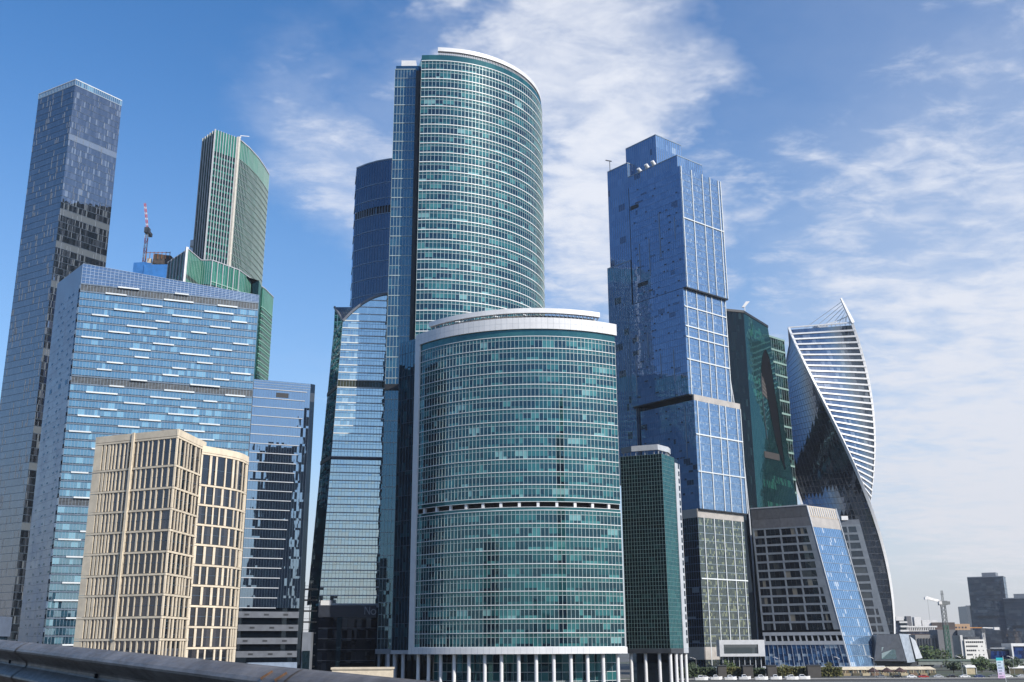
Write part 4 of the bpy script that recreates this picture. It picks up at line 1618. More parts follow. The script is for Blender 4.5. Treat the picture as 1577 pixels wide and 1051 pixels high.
    for k in range(4):
        M = MB()
        M.beam(Q(22.6, 183 - 2.8 * k, 0.16), Q(28.6 + 0.3 * k, 180.5 - 2.6 * k, 0.16), 0.1, 0.8)
        M.build('arch_louvre', mat('taupe_louvre_pale', (0.10, 0.09, 0.083), 0.7), root)
    M = MB()
    M.hexa([Q(17.6, 130.6, 0.2), Q(43.4, 132.0, 0.2), Q(43.4, 132.0, 0), Q(17.6, 130.6, 0), Q(17.6, 134.8, 0.2), Q(43.4, 136.4, 0.2), Q(43.4, 136.4, 0), Q(17.6, 134.8, 0)])
    M.build('technical_belt', MATS['taupe_louvre'], root)
    # roof camera mast
    M = MB()
    M.beam((153.5, 651, 225.5), (153.5, 651, 229), 0.5)
    M.hexa([(151.5, 650.4, 228), (153.5, 650.4, 228), (153.5, 651.6, 228), (151.5, 651.6, 228), (154.5, 650.4, 232), (157, 650.4, 232), (157, 651.6, 232), (154.5, 651.6, 232)])
    M.build('roof_beacon', WHITE, root)
    # ribbed green block behind
    root = thing('ribbed_green_block', 'pale green glass block with stepped white ribs behind the dark arch tower', 'building', (188, 710, 0))
    A2, B2 = (176.5, 697.0), (194.6, 713.0)
    F = Face([A2, B2], 0, 224)
    M = MB()
    ring = [(177, 698), (194.2, 713.6), (185, 726), (168, 712)]
    M.prism(ring, ring, 0, 222, 0, 0.2, 1)
    M.build('core_wall', [GREENGL, ROOFM], root)
    zs = lin(60, 223, 36)
    glaze(root, F, zs, 9, [GREENGL, GREENGL], ((0.0, 0.45, 0), (0.45, 1.0, 1)), 0.003, 2)
    bands(root, F, zs[::2], 1.3, 0.5, mat('grey_mint_band', (0.20, 0.30, 0.27), 0.5, 0.1), 'sill_band')
    mullions(root, F, [i / 9 for i in range(10)], 60, 223, 0.15, 0.15, MULL)


arch_tower()


# ------------------------------------------------------------------ twisting tower
def twist_tower():
    root = thing('twisting_skyscraper', 'twisting skyscraper with white ribbons and horizontal white bands', 'skyscraper', (224, 722, 0))
    cx, cy, s = 229.0, 739.6, 22.3
    TOP = 238.0
    def ang(z):
        return D2R(-106.5 + 0.684 * (TOP - z))
    def corner(k, z, out=0.0):
        a = ang(z) + D2R(45 + 90 * k)
        r = s * math.sqrt(2) + out
        return Vector((cx + r * math.cos(a), cy + r * math.sin(a), z))
    zs = lin(2, 234.5, 55)
    def fp(k, u, z, out=0.0):
        """face k: from corner k-1 (left seen from outside) to corner k"""
        a, b = corner(k - 1, z), corner(k, z)
        n = (b - a)
        n = Vector((n.y, -n.x, 0)).normalized()
        return a + (b - a) * u + n * out
    pale = mat('evo_white', (0.80, 0.80, 0.81), 0.4, 0, 0.05, 0.3)
    nc = 18
    evw = glass('evo_band_glass', (0.55, 0.66, 0.82), [(0.0, (0.02, 0.028, 0.04)), (0.5, (0.05, 0.065, 0.085)), (0.85, (0.14, 0.16, 0.18))], 0.3)
    for k in range(4):
        white = k in (0, 2)
        for i in range(len(zs) - 1):
            za, zb = zs[i], zs[i + 1]
            M = MB()
            for c in range(nc):
                u0, u1 = c / nc, (c + 1) / nc
                t = random.gauss(0, 0.004)
                M.poly([fp(k, u0, za, t), fp(k, u1, za, -t), fp(k, u1, zb, -t), fp(k, u0, zb, t)], 0, R())
            M.build('glass_band', evw if white else EVOGL, root)
            if white:
                M = MB()
                zc0, zc1 = za, za + 1.15
                for c in range(6):
                    u0, u1 = c / 6, (c + 1) / 6
                    M.hexa([fp(k, u0, zc0, 0.7), fp(k, u1, zc0, 0.7), fp(k, u1, zc0, -0.1), fp(k, u0, zc0, -0.1),
                            fp(k, u0, zc1, 0.7), fp(k, u1, zc1, 0.7), fp(k, u1, zc1, -0.1), fp(k, u0, zc1, -0.1)])
                M.build('white_band', pale, root)
        M = MB()
        if not white:
            for c in range(nc + 1):
                for i in range(len(zs) - 1):
                    M.beam(fp(k, c / nc, zs[i], 0.04), fp(k, c / nc, zs[i + 1], 0.04), 0.12, 0.12)
            for z in zs:
                M.beam(fp(k, 0, z, 0.04), fp(k, 1, z, 0.04), 0.1, 0.22)
            M.build('facade_grid', DARKG, root, 'stuff')
        # corner ribbon
        M = MB()
        zz = lin(0, 236 if k != 0 else 236, 80)
        for a, b in zip(zz, zz[1:]):
            def rib(z, e):
                p = corner(k, z)
                l = fp(k, 1 - 1.5 / (2 * s), z, 0.5)
                r_ = fp((k + 1) % 4, 1.0 / (2 * s), z, 0.5)
                return [l, corner(k, z, 0.7), r_, corner(k, z, -1.2)]
            A, B = rib(a, 0), rib(b, 0)
            M.hexa(A + B)
        M.build('corner_ribbon', pale, root)
    M = MB()
    rg = [corner(k, 234.3) for k in range(4)]
    M.poly(rg)
    M.build('roof', ROOFM, root)
    # crown: raised right horn, rails and stays
    for k in range(4):
        M = MB()
        for c in range(10):
            M.beam(fp((k + 1) % 4, c / 10, 236.4, 0.2), fp((k + 1) % 4, (c + 1) / 10, 236.4, 0.2), 0.7, 0.9)
        M.build('crown_rail', pale, root)
    M = MB()
    ph = corner(0, 236)
    for a, b in zip(lin(0, 1, 8), lin(0, 1, 8)[1:]):
        def h(t):
            return ph + Vector((-7.0 * t, -1.0 * t, 18.0 * t))
        wa, wb = 2.2 * (1 - 0.55 * a), 2.2 * (1 - 0.55 * b)
        M.beam(h(a), h(b + 0.02), wa, wa)
    M.build('crown_horn', pale, root)
    tip = ph + Vector((-6.4, -1, 16.0))
    for k, t in enumerate((0.25, 0.42, 0.55, 0.68, 0.78, 0.88)):
        M = MB()
        M.beam(tip + Vector((0.4 * k, 0, -2.0 * k)), fp(0, t, 236.5, -6 + k), 0.30)
        M.build('crown_stay', pale, root)
    for j in range(10):
        M = MB()
        t0_, t1_ = 0.45 + j * 0.055, 0.45 + (j + 1) * 0.055
        h0, h1 = 236.8 + 5.5 * (j / 10) ** 2, 236.8 + 5.5 * ((j + 1) / 10) ** 2
        M.beam(fp(0, t0_, h0, -1.5), fp(0, t1_, h1, -1.5), 0.4, 0.6)
        M.beam(fp(0, t0_, 235.5, -1.0), fp(0, t1_, h1, -1.5), 0.3)
        M.build('crown_truss', pale, root)
    M = MB()
    for t in lin(0.3, 0.95, 9):
        M.beam(fp(0, t, 234.5, -0.5), fp(0, t, 236.4, -0.2), 0.25)
    M.build('crown_posts', pale, root, 'stuff')
    M = MB()
    M.box(cx - 8, cx + 2, cy - 14, cy - 6, 234.4, 238.2)
    M.build('plant_room', PALE, root)


twist_tower()



# ------------------------------------------------------------------ stone-framed block with slanted blue glass end
def slanted_block():
    root = thing('slanted_office_block', 'grey framed office block with slanted blue glass end beside the twisting skyscraper', 'office block', (165, 615, 0))
    A, B, C = (139.6, 613.6), (167.8, 597.3), (190.3, 615.3)
    Ab, Bb, Cb = (142.0, 612.2), (182.0, 589.0), (206.6, 612.0)
    z0, z1 = 3.0, 91.0
    F = Face([Ab, Bb], z0, z1, [A, B])
    G = Face([Bb, Cb], z0, z1, [B, C])
    M = MB()
    M.prism([(142.3, 613.2), (181.6, 590.3), (205.2, 612.6), (160, 640)], [(140.2, 614.2), (167.8, 598.4), (189.4, 615.6), (160, 640)], 0, 90.6, 0, 0.2, 1)
    M.build('core_wall', [DARKGL, ROOFM], root)
    fr = mat('granite_frame', (0.235, 0.262, 0.295), 0.5, 0.1, 0.10, 0.4, streak=0.12)
    # blank top
    for za, zb, m in ((79.4, 84.6, mat('grey_top_panel', (0.15, 0.15, 0.16), 0.55, 0.2)), (84.7, 91.0, mat('slate_top_panel', (0.12, 0.12, 0.125), 0.5, 0.2))):
        for k in range(8):
            M = MB()
            strip(M, F, k / 8 + 0.001, (k + 1) / 8 - 0.001, za, zb, -0.4, 0.0)
            M.build('top_panel', m, root)
    rows = [78.6 - 4.78 * i for i in range(13)]        # top of each window row
    ux = lambda px: px
    for i, zt in enumerate(rows[:12]):
        M = MB()
        strip(M, F, 0, 1, zt, zt + 1.15, -0.5, 0.0)
        M.build('frame_beam', fr, root)
        L0 = F.length()
        # the right edge runs outwards, so lower rows hold more windows
        wtop = math.hypot(F.xy(1, zt)[0] - F.xy(0, zt)[0], F.xy(1, zt)[1] - F.xy(0, zt)[1])
        x = 0.0
        first = True
        cuts = []
        x = 1.0
        widths = [5.6] + [8.1] * 8
        k = 0
        while x < wtop - 2.0:
            w = widths[min(k, 8)]
            e = min(x + w, wtop - 3.2)
            if e - x > 1.2:
                cuts.append((x, e))
            x = e + 1.0
            k += 1
            if e >= wtop - 3.3:
                break
        prev = 0.0
        for (a, b) in cuts:
            M = MB()
            strip(M, F, prev / wtop, a / wtop, zt - 3.63, zt, -0.5, -0.02)
            M.build('frame_pier', fr, root)
            M = MB()
            n = 3
            for q in range(n):
                ua, ub = (a + (b - a) * q / n) / wtop, (a + (b - a) * (q + 1) / n) / wtop
                t = random.gauss(0, 0.01)
                M.poly([F.pt(ua, zt - 3.63, -0.2 + t), F.pt(ub, zt - 3.63, -0.2 - t), F.pt(ub, zt, -0.2 - t), F.pt(ua, zt, -0.2 + t)], 0, R())
            wo_ = M.build('window', WINGL, root)
            for q in (1, 2):
                M = MB()
                ua = (a + (b - a) * q / n) / wtop
                strip(M, F, ua - 0.0012, ua + 0.0012, zt - 3.63, zt, -0.2, -0.14)
                M.build('mullion', DARKG, wo_)
            prev = b
        M = MB()
        strip(M, F, prev / wtop, 1.0, zt - 3.63, zt, -0.5, -0.02)
        M.build('frame_pier', fr, root)
    # white loggia band above the podium
    M = MB()
    strip(M, F, 0.0, 1.0, 19.4, 21.2, -0.4, 0.3)
    M.build('loggia_band', PALE, root)
    M = MB()
    strip(M, F, 0.0, 1.0, 14.4, 16.4, -0.4, 0.3)
    M.build('loggia_band', PALE, root)
    for k in range(13):
        M = MB()
        u = (k + 0.1) / 13
        strip(M, F, u, u + 0.018, 16.4, 19.4, -0.4, 0.2)
        M.build('loggia_post', PALE, root)
    # podium glass
    glaze(root, F, [3.0, 6.2, 9.6, 14.4], 34, [PODGL], ((0.0, 0.6, 0), (0.6, 1.0, 0)), 0.004, 2, 'podium_glass')
    mullions(root, F, [i / 17 for i in range(18)], 3.0, 14.4, 0.18, 0.2, PALE)
    # slanted blue end
    zs = [3.0, 8.5, 14.4] + lin(19.0, 78.8, 12)
    endg = glass('slanted_end_glass', (0.66, 0.80, 0.96), [(0.0, (0.10, 0.18, 0.29)), (0.5, (0.13, 0.22, 0.34)), (0.80, (0.45, 0.50, 0.54))], 0.36)
    glaze(root, G, zs, 22, [endg], ((0.0, 0.40, 0), (0.40, 0.88, 0), (0.88, 1.0, 0)), 0.0012, 1, rfun=lambda fi, c, v: v * (0.79 if (fi * 7 + c // 5) % 3 else 1.0))
    bands(root, G, zs[1:-1], 0.30, 0.2, mat('steel_blue_sill', (0.22, 0.28, 0.36), 0.4, 0.3), 'sill_band')
    mullions(root, G, [i / 16 for i in range(17)], 3.0, 78.8, 0.12, 0.12, MATS['steel_blue_sill'])
    M = MB()
    strip(M, G, 0, 1, 78.8, 84.6, -0.3, 0.1)
    M.build('top_panel', BEIGEP, root)
    M = MB()
    strip(M, G, 0, 1, 84.7, 91.0, -0.3, 0.05)
    M.build('top_panel', mat('buff_panel', (0.46, 0.40, 0.33), 0.5), root)
    for k in range(14):
        M = MB()
        u = (k + 0.5) / 14
        strip(M, G, u - 0.012, u + 0.012, 85.2, 90.4, 0.05, 0.35)
        M.build('top_rib', PALE, root)
    mullions(root, G, [0.01, 0.99], 3.0, 91.3, 0.7, 0.5, PALE, 'edge_rib', False)
    M = MB()
    strip(M, F, 0, 1, 90.9, 91.6, -0.3, 0.2)
    M.build('coping', PALE, root)
    # second wing behind the blue end
    root = thing('slanted_rear_wing', 'narrow grey framed wing with a slanted edge behind the blue glass end', 'office wing', (215, 640, 0))
    F = Face([(198, 648), (226.5, 639.0)], 0, 88, [(196, 648.5), (212.6, 643.2)])
    M = MB()
    M.prism([(198, 649), (225.8, 640), (226, 660), (200, 660)], [(196, 649.3), (212, 644.0), (214, 660), (198, 660)], 0, 87, 0, 0.2, 1)
    M.build('core_wall', [DARKGL, ROOFM], root)
    for i in range(16):
        zt = 84.0 - 4.9 * i
        if zt < 8:
            break
        M = MB()
        strip(M, F, 0, 1, zt, zt + 1.3, -0.4, 0.0)
        M.build('frame_beam', fr, root)
        w = math.hypot(F.xy(1, zt)[0] - F.xy(0, zt)[0], F.xy(1, zt)[1] - F.xy(0, zt)[1])
        x = 0.6
        pr = 0.0
        while x < w - 4:
            e = min(x + 9.0, w - 3.0)
            M = MB()
            strip(M, F, pr / w, x / w, zt - 3.6, zt, -0.4, -0.02)
            M.build('frame_pier', fr, root)
            M = MB()
            M.poly([F.pt(x / w, zt - 3.6, -0.35), F.pt(e / w, zt - 3.6, -0.35), F.pt(e / w, zt, -0.35), F.pt(x / w, zt, -0.35)], 0, R())
            M.build('window', WINGL, root)
            pr = e
            x = e + 0.9
        M = MB()
        strip(M, F, pr / w, 1, zt - 3.6, zt, -0.4, -0.02)
        M.build('frame_pier', fr, root)
    M = MB()
    strip(M, F, 0, 1, 85.3, 88.2, -0.4, 0.05)
    M.build('top_panel', GREY, root)
    M = MB()
    M.box(202.5, 206.5, 645, 648, 88, 90.5)
    M.build('roof_unit', WHITE, root)


slanted_block()


# ------------------------------------------------------------------ low pavilions at the foot
def pavilions():
    root = thing('white_framed_pavilion', 'long white framed box with one wide window beside the blue shifted tower', 'pavilion', (109, 521, 0))
    w = mat('pavilion_white', (0.55, 0.56, 0.58), 0.5, 0, 0.06)
    parts = [('frame_top', (98.4, 120.0, 517, 525, 14.6, 16.7)), ('frame_sill', (98.4, 120.0, 517, 525, 9.1, 10.4)),
             ('frame_end', (98.4, 100.4, 517, 525, 10.4, 14.6)), ('frame_end', (116.8, 120.0, 517, 525, 10.4, 14.6))]
    for n, b in parts:
        M = MB()
        M.box(*b)
        M.build(n, w, root)
    for k in range(6):
        M = MB()
        M.poly([(100.4 + k * 2.733, 518.2, 10.4), (100.4 + (k + 1) * 2.733, 518.2, 10.4), (100.4 + (k + 1) * 2.733, 518.2, 14.6), (100.4 + k * 2.733, 518.2, 14.6)], 0, 0.1 + 0.6 * R())
        M.build('pane', glass('pavilion_glass', (0.75, 0.82, 0.86), [(0.0, (0.02, 0.028, 0.03)), (0.5, (0.05, 0.06, 0.06))], 0.25), root)
    M = MB()
    M.box(99.5, 119, 520, 524, 0, 9.1)
    M.build('ground_storey', DARKGL, root)
    for k in range(8):
        M = MB()
        M.box(99.8 + k * 2.6, 100.1 + k * 2.6, 518.5, 518.9, 0, 9.1)
        M.build('post', PALE, root)
    # mall corner box on the right
    root = thing('jutting_mall_box', 'grey metal box jutting out at the right foot of the slanted block', 'mall', (212, 606, 0))
    gm = mat('mall_grey_sheet', (0.12, 0.13, 0.15), 0.45, 0.2)
    gl = mat('mall_pale_sheet', (0.34, 0.38, 0.43), 0.4, 0.3)
    M = MB()
    M.hexa([(200.6, 604.5, 5.6), (217.6, 602.0, 5.4), (218, 625, 5.4), (201, 625, 5.6), (203.5, 604.5, 19.7), (214.8, 602.0, 19.9), (215, 625, 19.9), (204, 625, 19.7)])
    M.build('dark_face', gm, root)
    M = MB()
    M.hexa([(218.0, 601.9, 4.6), (224.0, 606.5, 5.0), (224, 625, 5.0), (218.1, 625, 4.6), (215.1, 601.9, 20.1), (222.0, 606.5, 19.8), (222, 625, 19.8), (215.2, 625, 20.1)])
    M.build('pale_face', gl, root)
    M = MB()
    M.hexa([(224.6, 606.0, 6.5), (229.5, 609.5, 7.0), (229, 625, 7.0), (224.6, 625, 6.5), (222.6, 606.0, 18.6), (226.5, 609.5, 16.5), (226, 625, 16.5), (222.7, 625, 18.6)])
    M.build('pale_face', PALE, root)
    M = MB()
    M.poly([(204.6, 603.75, 6.6), (212.5, 602.6, 6.6), (212.3, 602.6, 13.0), (205.2, 603.75, 13.0)], 0, 0.6)
    M.build('shop_window', SILVER, root)
    M = MB()
    M.box(203, 226, 609, 625, 0, 5.6)
    M.build('undercroft_wall', DARKG, root)
    # podium terrace slab
    root = thing('terrace_canopy', 'long pale terrace canopy edge along the foot of the slanted block', 'canopy', (170, 588, 0))
    M = MB()
    M.hexa([(126, 582, 2.3), (186, 581.5, 2.3), (206, 604, 2.3), (128, 609, 2.3), (126, 582, 3.0), (186, 581.5, 3.0), (206, 604, 3.0), (128, 609, 3.0)])
    M.build('slab', PALE, root)
    for k in range(10):
        M = MB()
        M.tube((127.5 + k * 6.3, 583, 0), (127.5 + k * 6.3, 583, 2.3), 0.25)
        M.build('post', PALE, root)
    # dark gate piers in the hedge
    spots = [(94.7, 'dark stone pier nearest the columns of the dark block', 3.8), (106.4, 'dark stone pier below the white framed pavilion', 4.5), (117.3, 'dark stone pier between pavilion and hedge', 4.2), (136.4, 'widest dark stone pier before the blue podium glass', 6.0)]
    for x, lb, w_ in spots:
        root = thing('stone_pier', lb, 'pier', (x, 495, 0), 'dark piers along the embankment')
        M = MB()
        M.box(x - w_ / 2, x + w_ / 2, 494, 497, 0, 5.2)
        M.build('shaft', mat('brown_granite', (0.06, 0.055, 0.05), 0.6), root)
        M = MB()
        M.box(x - w_ / 2 - 0.3, x + w_ / 2 + 0.3, 493.7, 497.3, 5.2, 5.6)
        M.build('cap', DARKG, root)


pavilions()


# ------------------------------------------------------------------ foliage
LEAFM = {}


def leaf_mat(name, col):
    m = bpy.data.materials.new(name)
    m.use_nodes = True
    n = NT(m.node_tree)
    at = n.node('ShaderNodeAttribute', attribute_name='pane')
    c = n.ramp(at.outputs['Fac'], [(0.0, tuple(x * 0.6 for x in col)), (0.6, col), (1.0, (col[0] * 1.7, col[1] * 1.45, col[2] * 1.1))])
    b = n.node('ShaderNodeBsdfPrincipled')
    n.put(b.inputs['Base Color'], c)
    b.inputs['Roughness'].default_value = 0.7
    o = n.node('ShaderNodeOutputMaterial')
    n.t.links.new(b.outputs[0], o.inputs[0])
    return m


LEAF = [leaf_mat('leaf_green', (0.045, 0.075, 0.022)), leaf_mat('leaf_olive', (0.07, 0.075, 0.02)), leaf_mat('leaf_dark', (0.03, 0.05, 0.022))]
BARK = mat('bark', (0.07, 0.05, 0.035), 0.9, 0, 0.3, 2.0)


def crown(M, c, rx, ry, rz, n, size, rnd):
    clumps = [(rnd.gauss(0, 0.45), rnd.gauss(0, 0.45), rnd.gauss(0, 0.4)) for _ in range(9)]
    for _ in range(n):
        k = rnd.choice(clumps)
        d = Vector((k[0] + rnd.gauss(0, 0.26), k[1] + rnd.gauss(0, 0.26), k[2] + rnd.gauss(0, 0.26)))
        if d.length > 1.25:
            continue
        p = Vector((c[0] + d.x * rx, c[1] + d.y * ry, c[2] + d.z * rz))
        a = Vector((rnd.gauss(0, 1), rnd.gauss(0, 1), rnd.gauss(0, 1))).normalized()
        b = a.orthogonal().normalized()
        s = size * rnd.uniform(0.6, 1.3)
        M.poly([p - a * s - b * s * 0.6, p + a * s - b * s * 0.6, p + a * s * 0.7 + b * s * 0.7, p - a * s * 0.7 + b * s * 0.7], 0, rnd.random())


def tree(x, y, h, r, label, mi, seed, n=420, group='trees on the embankment'):
    rnd = random.Random(seed)
    root = thing('tree', label, 'tree', (x, y, 0), group)
    M = MB()
    M.tube((x, y, 0), (x + rnd.uniform(-0.2, 0.2), y, h * 0.55), 0.035 * h, 0.02 * h, 8)
    for k in range(4):
        t = rnd.uniform(0, 6.28)
        M.tube((x, y, h * (0.32 + 0.05 * k)), (x + math.cos(t) * r * 0.6, y + math.sin(t) * r * 0.6, h * (0.6 + 0.06 * k)), 0.014 * h, 0.006 * h, 6)
    M.build('trunk', BARK, root)
    M = MB()
    crown(M, (x, y, h * 0.63), r, r, h * 0.38, n, 0.10 * r + 0.12, rnd)
    M.build('crown', LEAF[mi], root)


def hedge(x0, x1, y, h, seed, label, n):
    rnd = random.Random(seed)
    root = thing('hedge', label, 'hedge', ((x0 + x1) / 2, y, 0), 'clipped hedges along the embankment')
    M = MB()
    for _ in range(n):
        p = Vector((rnd.uniform(x0, x1), y + rnd.gauss(0, 0.7), h * (0.08 + 0.92 * rnd.random() ** 0.7)))
        a = Vector((rnd.gauss(0, 1), rnd.gauss(0, 1), rnd.gauss(0, 1))).normalized()
        b = a.orthogonal().normalized()
        s = rnd.uniform(0.22, 0.5)
        M.poly([p - a * s - b * s, p + a * s - b * s, p + a * s + b * s, p - a * s + b * s], 0, rnd.random())
    M.build('foliage', LEAF[1 if seed % 2 else 2], root)
    M = MB()
    for k in range(int((x1 - x0) / 2)):
        M.tube((x0 + 1 + 2 * k, y, 0), (x0 + 1 + 2 * k, y, h * 0.6), 0.08, 0.05, 6)
    M.build('stems', BARK, root, 'stuff')


hedge(52, 68, 470, 3.2, 11, 'low dark hedge behind the columns of the dark block', 900)
hedge(76, 92.5, 500, 4.4, 2, 'dark clipped hedge right behind the white columns', 1500)
hedge(97, 104, 500, 4.4, 3, 'short hedge left of the pier below the pavilion', 900)
hedge(109, 115, 500, 4.0, 4, 'short dark hedge between two piers', 700)
hedge(120, 134, 500, 4.6, 5, 'olive hedge in front of the blue podium glass', 1400)
hedge(139.5, 150.5, 500, 4.3, 7, 'olive hedge right of the widest pier', 1100)


# ------------------------------------------------------------------ terrace cafe, boats, lamps, cars by the water
def awnings():
    cream = mat('cream_canvas', (0.66, 0.57, 0.42), 0.8, 0, 0.1)
    dark = mat('maroon_canvas', (0.06, 0.035, 0.032), 0.8, 0, 0.2)
    root = thing('cream_awning', 'long cream awning over the terrace cafe', 'awning', (180, 530, 0))
    for k in range(12):
        M = MB()
        x = 156 + k * 4.0
        M.hexa([(x, 526, 2.6), (x + 3.9, 526, 2.6), (x + 3.9, 533, 3.7), (x, 533, 3.7), (x, 526, 2.75), (x + 3.9, 526, 2.75), (x + 3.9, 533, 3.9), (x, 533, 3.9)])
        M.build('canvas_bay', cream, root)
        M = MB()
        M.tube((x, 526.3, 0), (x, 526.3, 2.6), 0.06, 0.06, 6)
        M.build('post', WHITE2, root)
    ub = [(166.5, 'dark pointed parasol at the left end of the cafe terrace'), (173.0, 'dark pointed parasol in the middle of the cafe terrace'), (179.0, 'dark pointed parasol at the right end of the cafe terrace')]
    for x, lb in ub:
        root = thing('parasol', lb, 'parasol', (x, 505, 0), 'dark parasols on the cafe terrace')
        M = MB()
        n = 8
        for k in range(n):
            a, b = 2 * math.pi * k / n, 2 * math.pi * (k + 1) / n
            M.poly([(x + 2.9 * math.cos(a), 505 + 2.9 * math.sin(a), 2.5), (x + 2.9 * math.cos(b), 505 + 2.9 * math.sin(b), 2.5), (x, 505, 4.2)])
            M.poly([(x + 2.9 * math.cos(a), 505 + 2.9 * math.sin(a), 2.1), (x + 2.9 * math.cos(b), 505 + 2.9 * math.sin(b), 2.1), (x + 2.9 * math.cos(b), 505 + 2.9 * math.sin(b), 2.5), (x + 2.9 * math.cos(a), 505 + 2.9 * math.sin(a), 2.5)])
        M.build('canopy', dark, root)
        M = MB()
        M.tube((x, 505, 0), (x, 505, 4.3), 0.07, 0.07, 8)
        M.build('pole', DARKG, root)
    cols = [(0.30, 0.24, 0.14), (0.10, 0.09, 0.06), (0.45, 0.38, 0.25), (0.18, 0.12, 0.08)]
    for j in range(4):
        mat('stall_wood_%d' % j, cols[j], 0.8)
    rnd = random.Random(12)
    places = ['first', 'second', 'third', 'fourth', 'fifth', 'sixth', 'seventh', 'eighth', 'ninth', 'tenth']
    for k in range(10):
        x = 160 + k * 4.6
        root = thing('cafe_stall', 'small slatted cafe stall under the cream awning, %s from the left' % places[k], 'stall', (x, 524, 0), 'stalls under the cream awning')
        M = MB()
        M.box(x - 1.7, x + 1.7, 523.2, 525, 0, 1.1)
        M.build('counter', mat('stall_wood_%d' % (k % 4), cols[k % 4], 0.8), root)
        for j in range(6):
            M = MB()
            M.box(x - 1.7 + j * 0.6, x - 1.35 + j * 0.6, 524.6, 524.75, 1.1, 2.4 - 0.2 * rnd.random())
            M.build('slat', MATS['stall_wood_%d' % ((k + j) % 4)], root)


awnings()


def boats():
    hull = mat('boat_white', (0.80, 0.80, 0.80), 0.35, 0, 0.04)
    rnd = random.Random(31)
    ords = ['first', 'second', 'third', 'fourth', 'fifth', 'sixth', 'seventh', 'eighth']
    for k in range(8):
        x, y = 80.5 + k * 6.3 + rnd.uniform(-0.6, 0.6), 466 + rnd.uniform(-2, 2) + (k % 2) * 4
        root = thing('moored_motorboat', 'small white motorboat at the quay, %s to the right of the columns' % ords[k], 'boat', (x, y, 0), 'white motorboats at the quay')
        L, w = rnd.uniform(5.0, 6.4), 2.2
        M = MB()
        st = [(-0.5, 1.0, 1.15), (-0.2, 1.0, 1.15), (0.2, 0.85, 1.25), (0.42, 0.4, 1.4), (0.5, 0.06, 1.5)]
        for (a, wa, ha), (b, wb, hb) in zip(st, st[1:]):
            for sgn in (-1, 1):
                p = [(x + a * L, y + sgn * wa * w * 0.35, 0.1), (x + b * L, y + sgn * wb * w * 0.35, 0.1), (x + b * L, y + sgn * wb * w * 0.5, hb), (x + a * L, y + sgn * wa * w * 0.5, ha)]
                M.poly(p if sgn < 0 else p[::-1])
            M.poly([(x + a * L, y - wa * w / 2, ha - 0.1), (x + b * L, y - wb * w / 2, hb - 0.1), (x + b * L, y + wb * w / 2, hb - 0.1), (x + a * L, y + wa * w / 2, ha - 0.1)])
        M.poly([(x - 0.5 * L, y - w * 0.35, 0.1), (x - 0.5 * L, y + w * 0.35, 0.1), (x - 0.5 * L, y + w / 2, 1.15), (x - 0.5 * L, y - w / 2, 1.15)])
        M.build('hull', hull, root)
        M = MB()
        M.hexa([(x - 0.25 * L, y - 0.8, 1.1), (x + 0.2 * L, y - 0.7, 1.1), (x + 0.2 * L, y + 0.7, 1.1), (x - 0.25 * L, y + 0.8, 1.1), (x - 0.2 * L, y - 0.7, 2.1), (x + 0.05 * L, y - 0.6, 2.1), (x + 0.05 * L, y + 0.6, 2.1), (x - 0.2 * L, y + 0.7, 2.1)])
        cb = M.build('cabin', hull, root)
        M = MB()
        M.poly([(x - 0.2 * L, y - 0.84, 1.4), (x + 0.12 * L, y - 0.76, 1.4), (x + 0.06 * L, y - 0.68, 1.95), (x - 0.18 * L, y - 0.74, 1.95)])
        M.build('cabin_window', DARKGL, cb)


boats()


def lamps():
    spots = [(84, 500, 'nearest the white columns'), (122, 500, 'in front of the white framed pavilion'), (150, 500, 'in front of the widest dark pier'), (165, 498, 'left of the dark parasols'), (214, 520, 'below the jutting mall box'), (232, 505, 'at the tree line right of the mall'), (262, 520, 'before the green tower crane')]
    for x, y, t in spots:
        root = thing('street_lamp', 'slim grey street lamp ' + t, 'street lamp', (x, y, 0), 'street lamps along the embankment')
        M = MB()
        M.tube((x, y, 0), (x, y, 8.2), 0.13, 0.08, 8)
        M.tube((x, y, 8.1), (x - 1.8, y, 8.9), 0.07, 0.05, 8)
        po = M.build('pole', GALV, root)
        M = MB()
        M.box(x - 2.7, x - 1.7, y - 0.2, y + 0.2, 8.8, 9.0)
        M.build('lamp_head', PALE, po)


lamps()

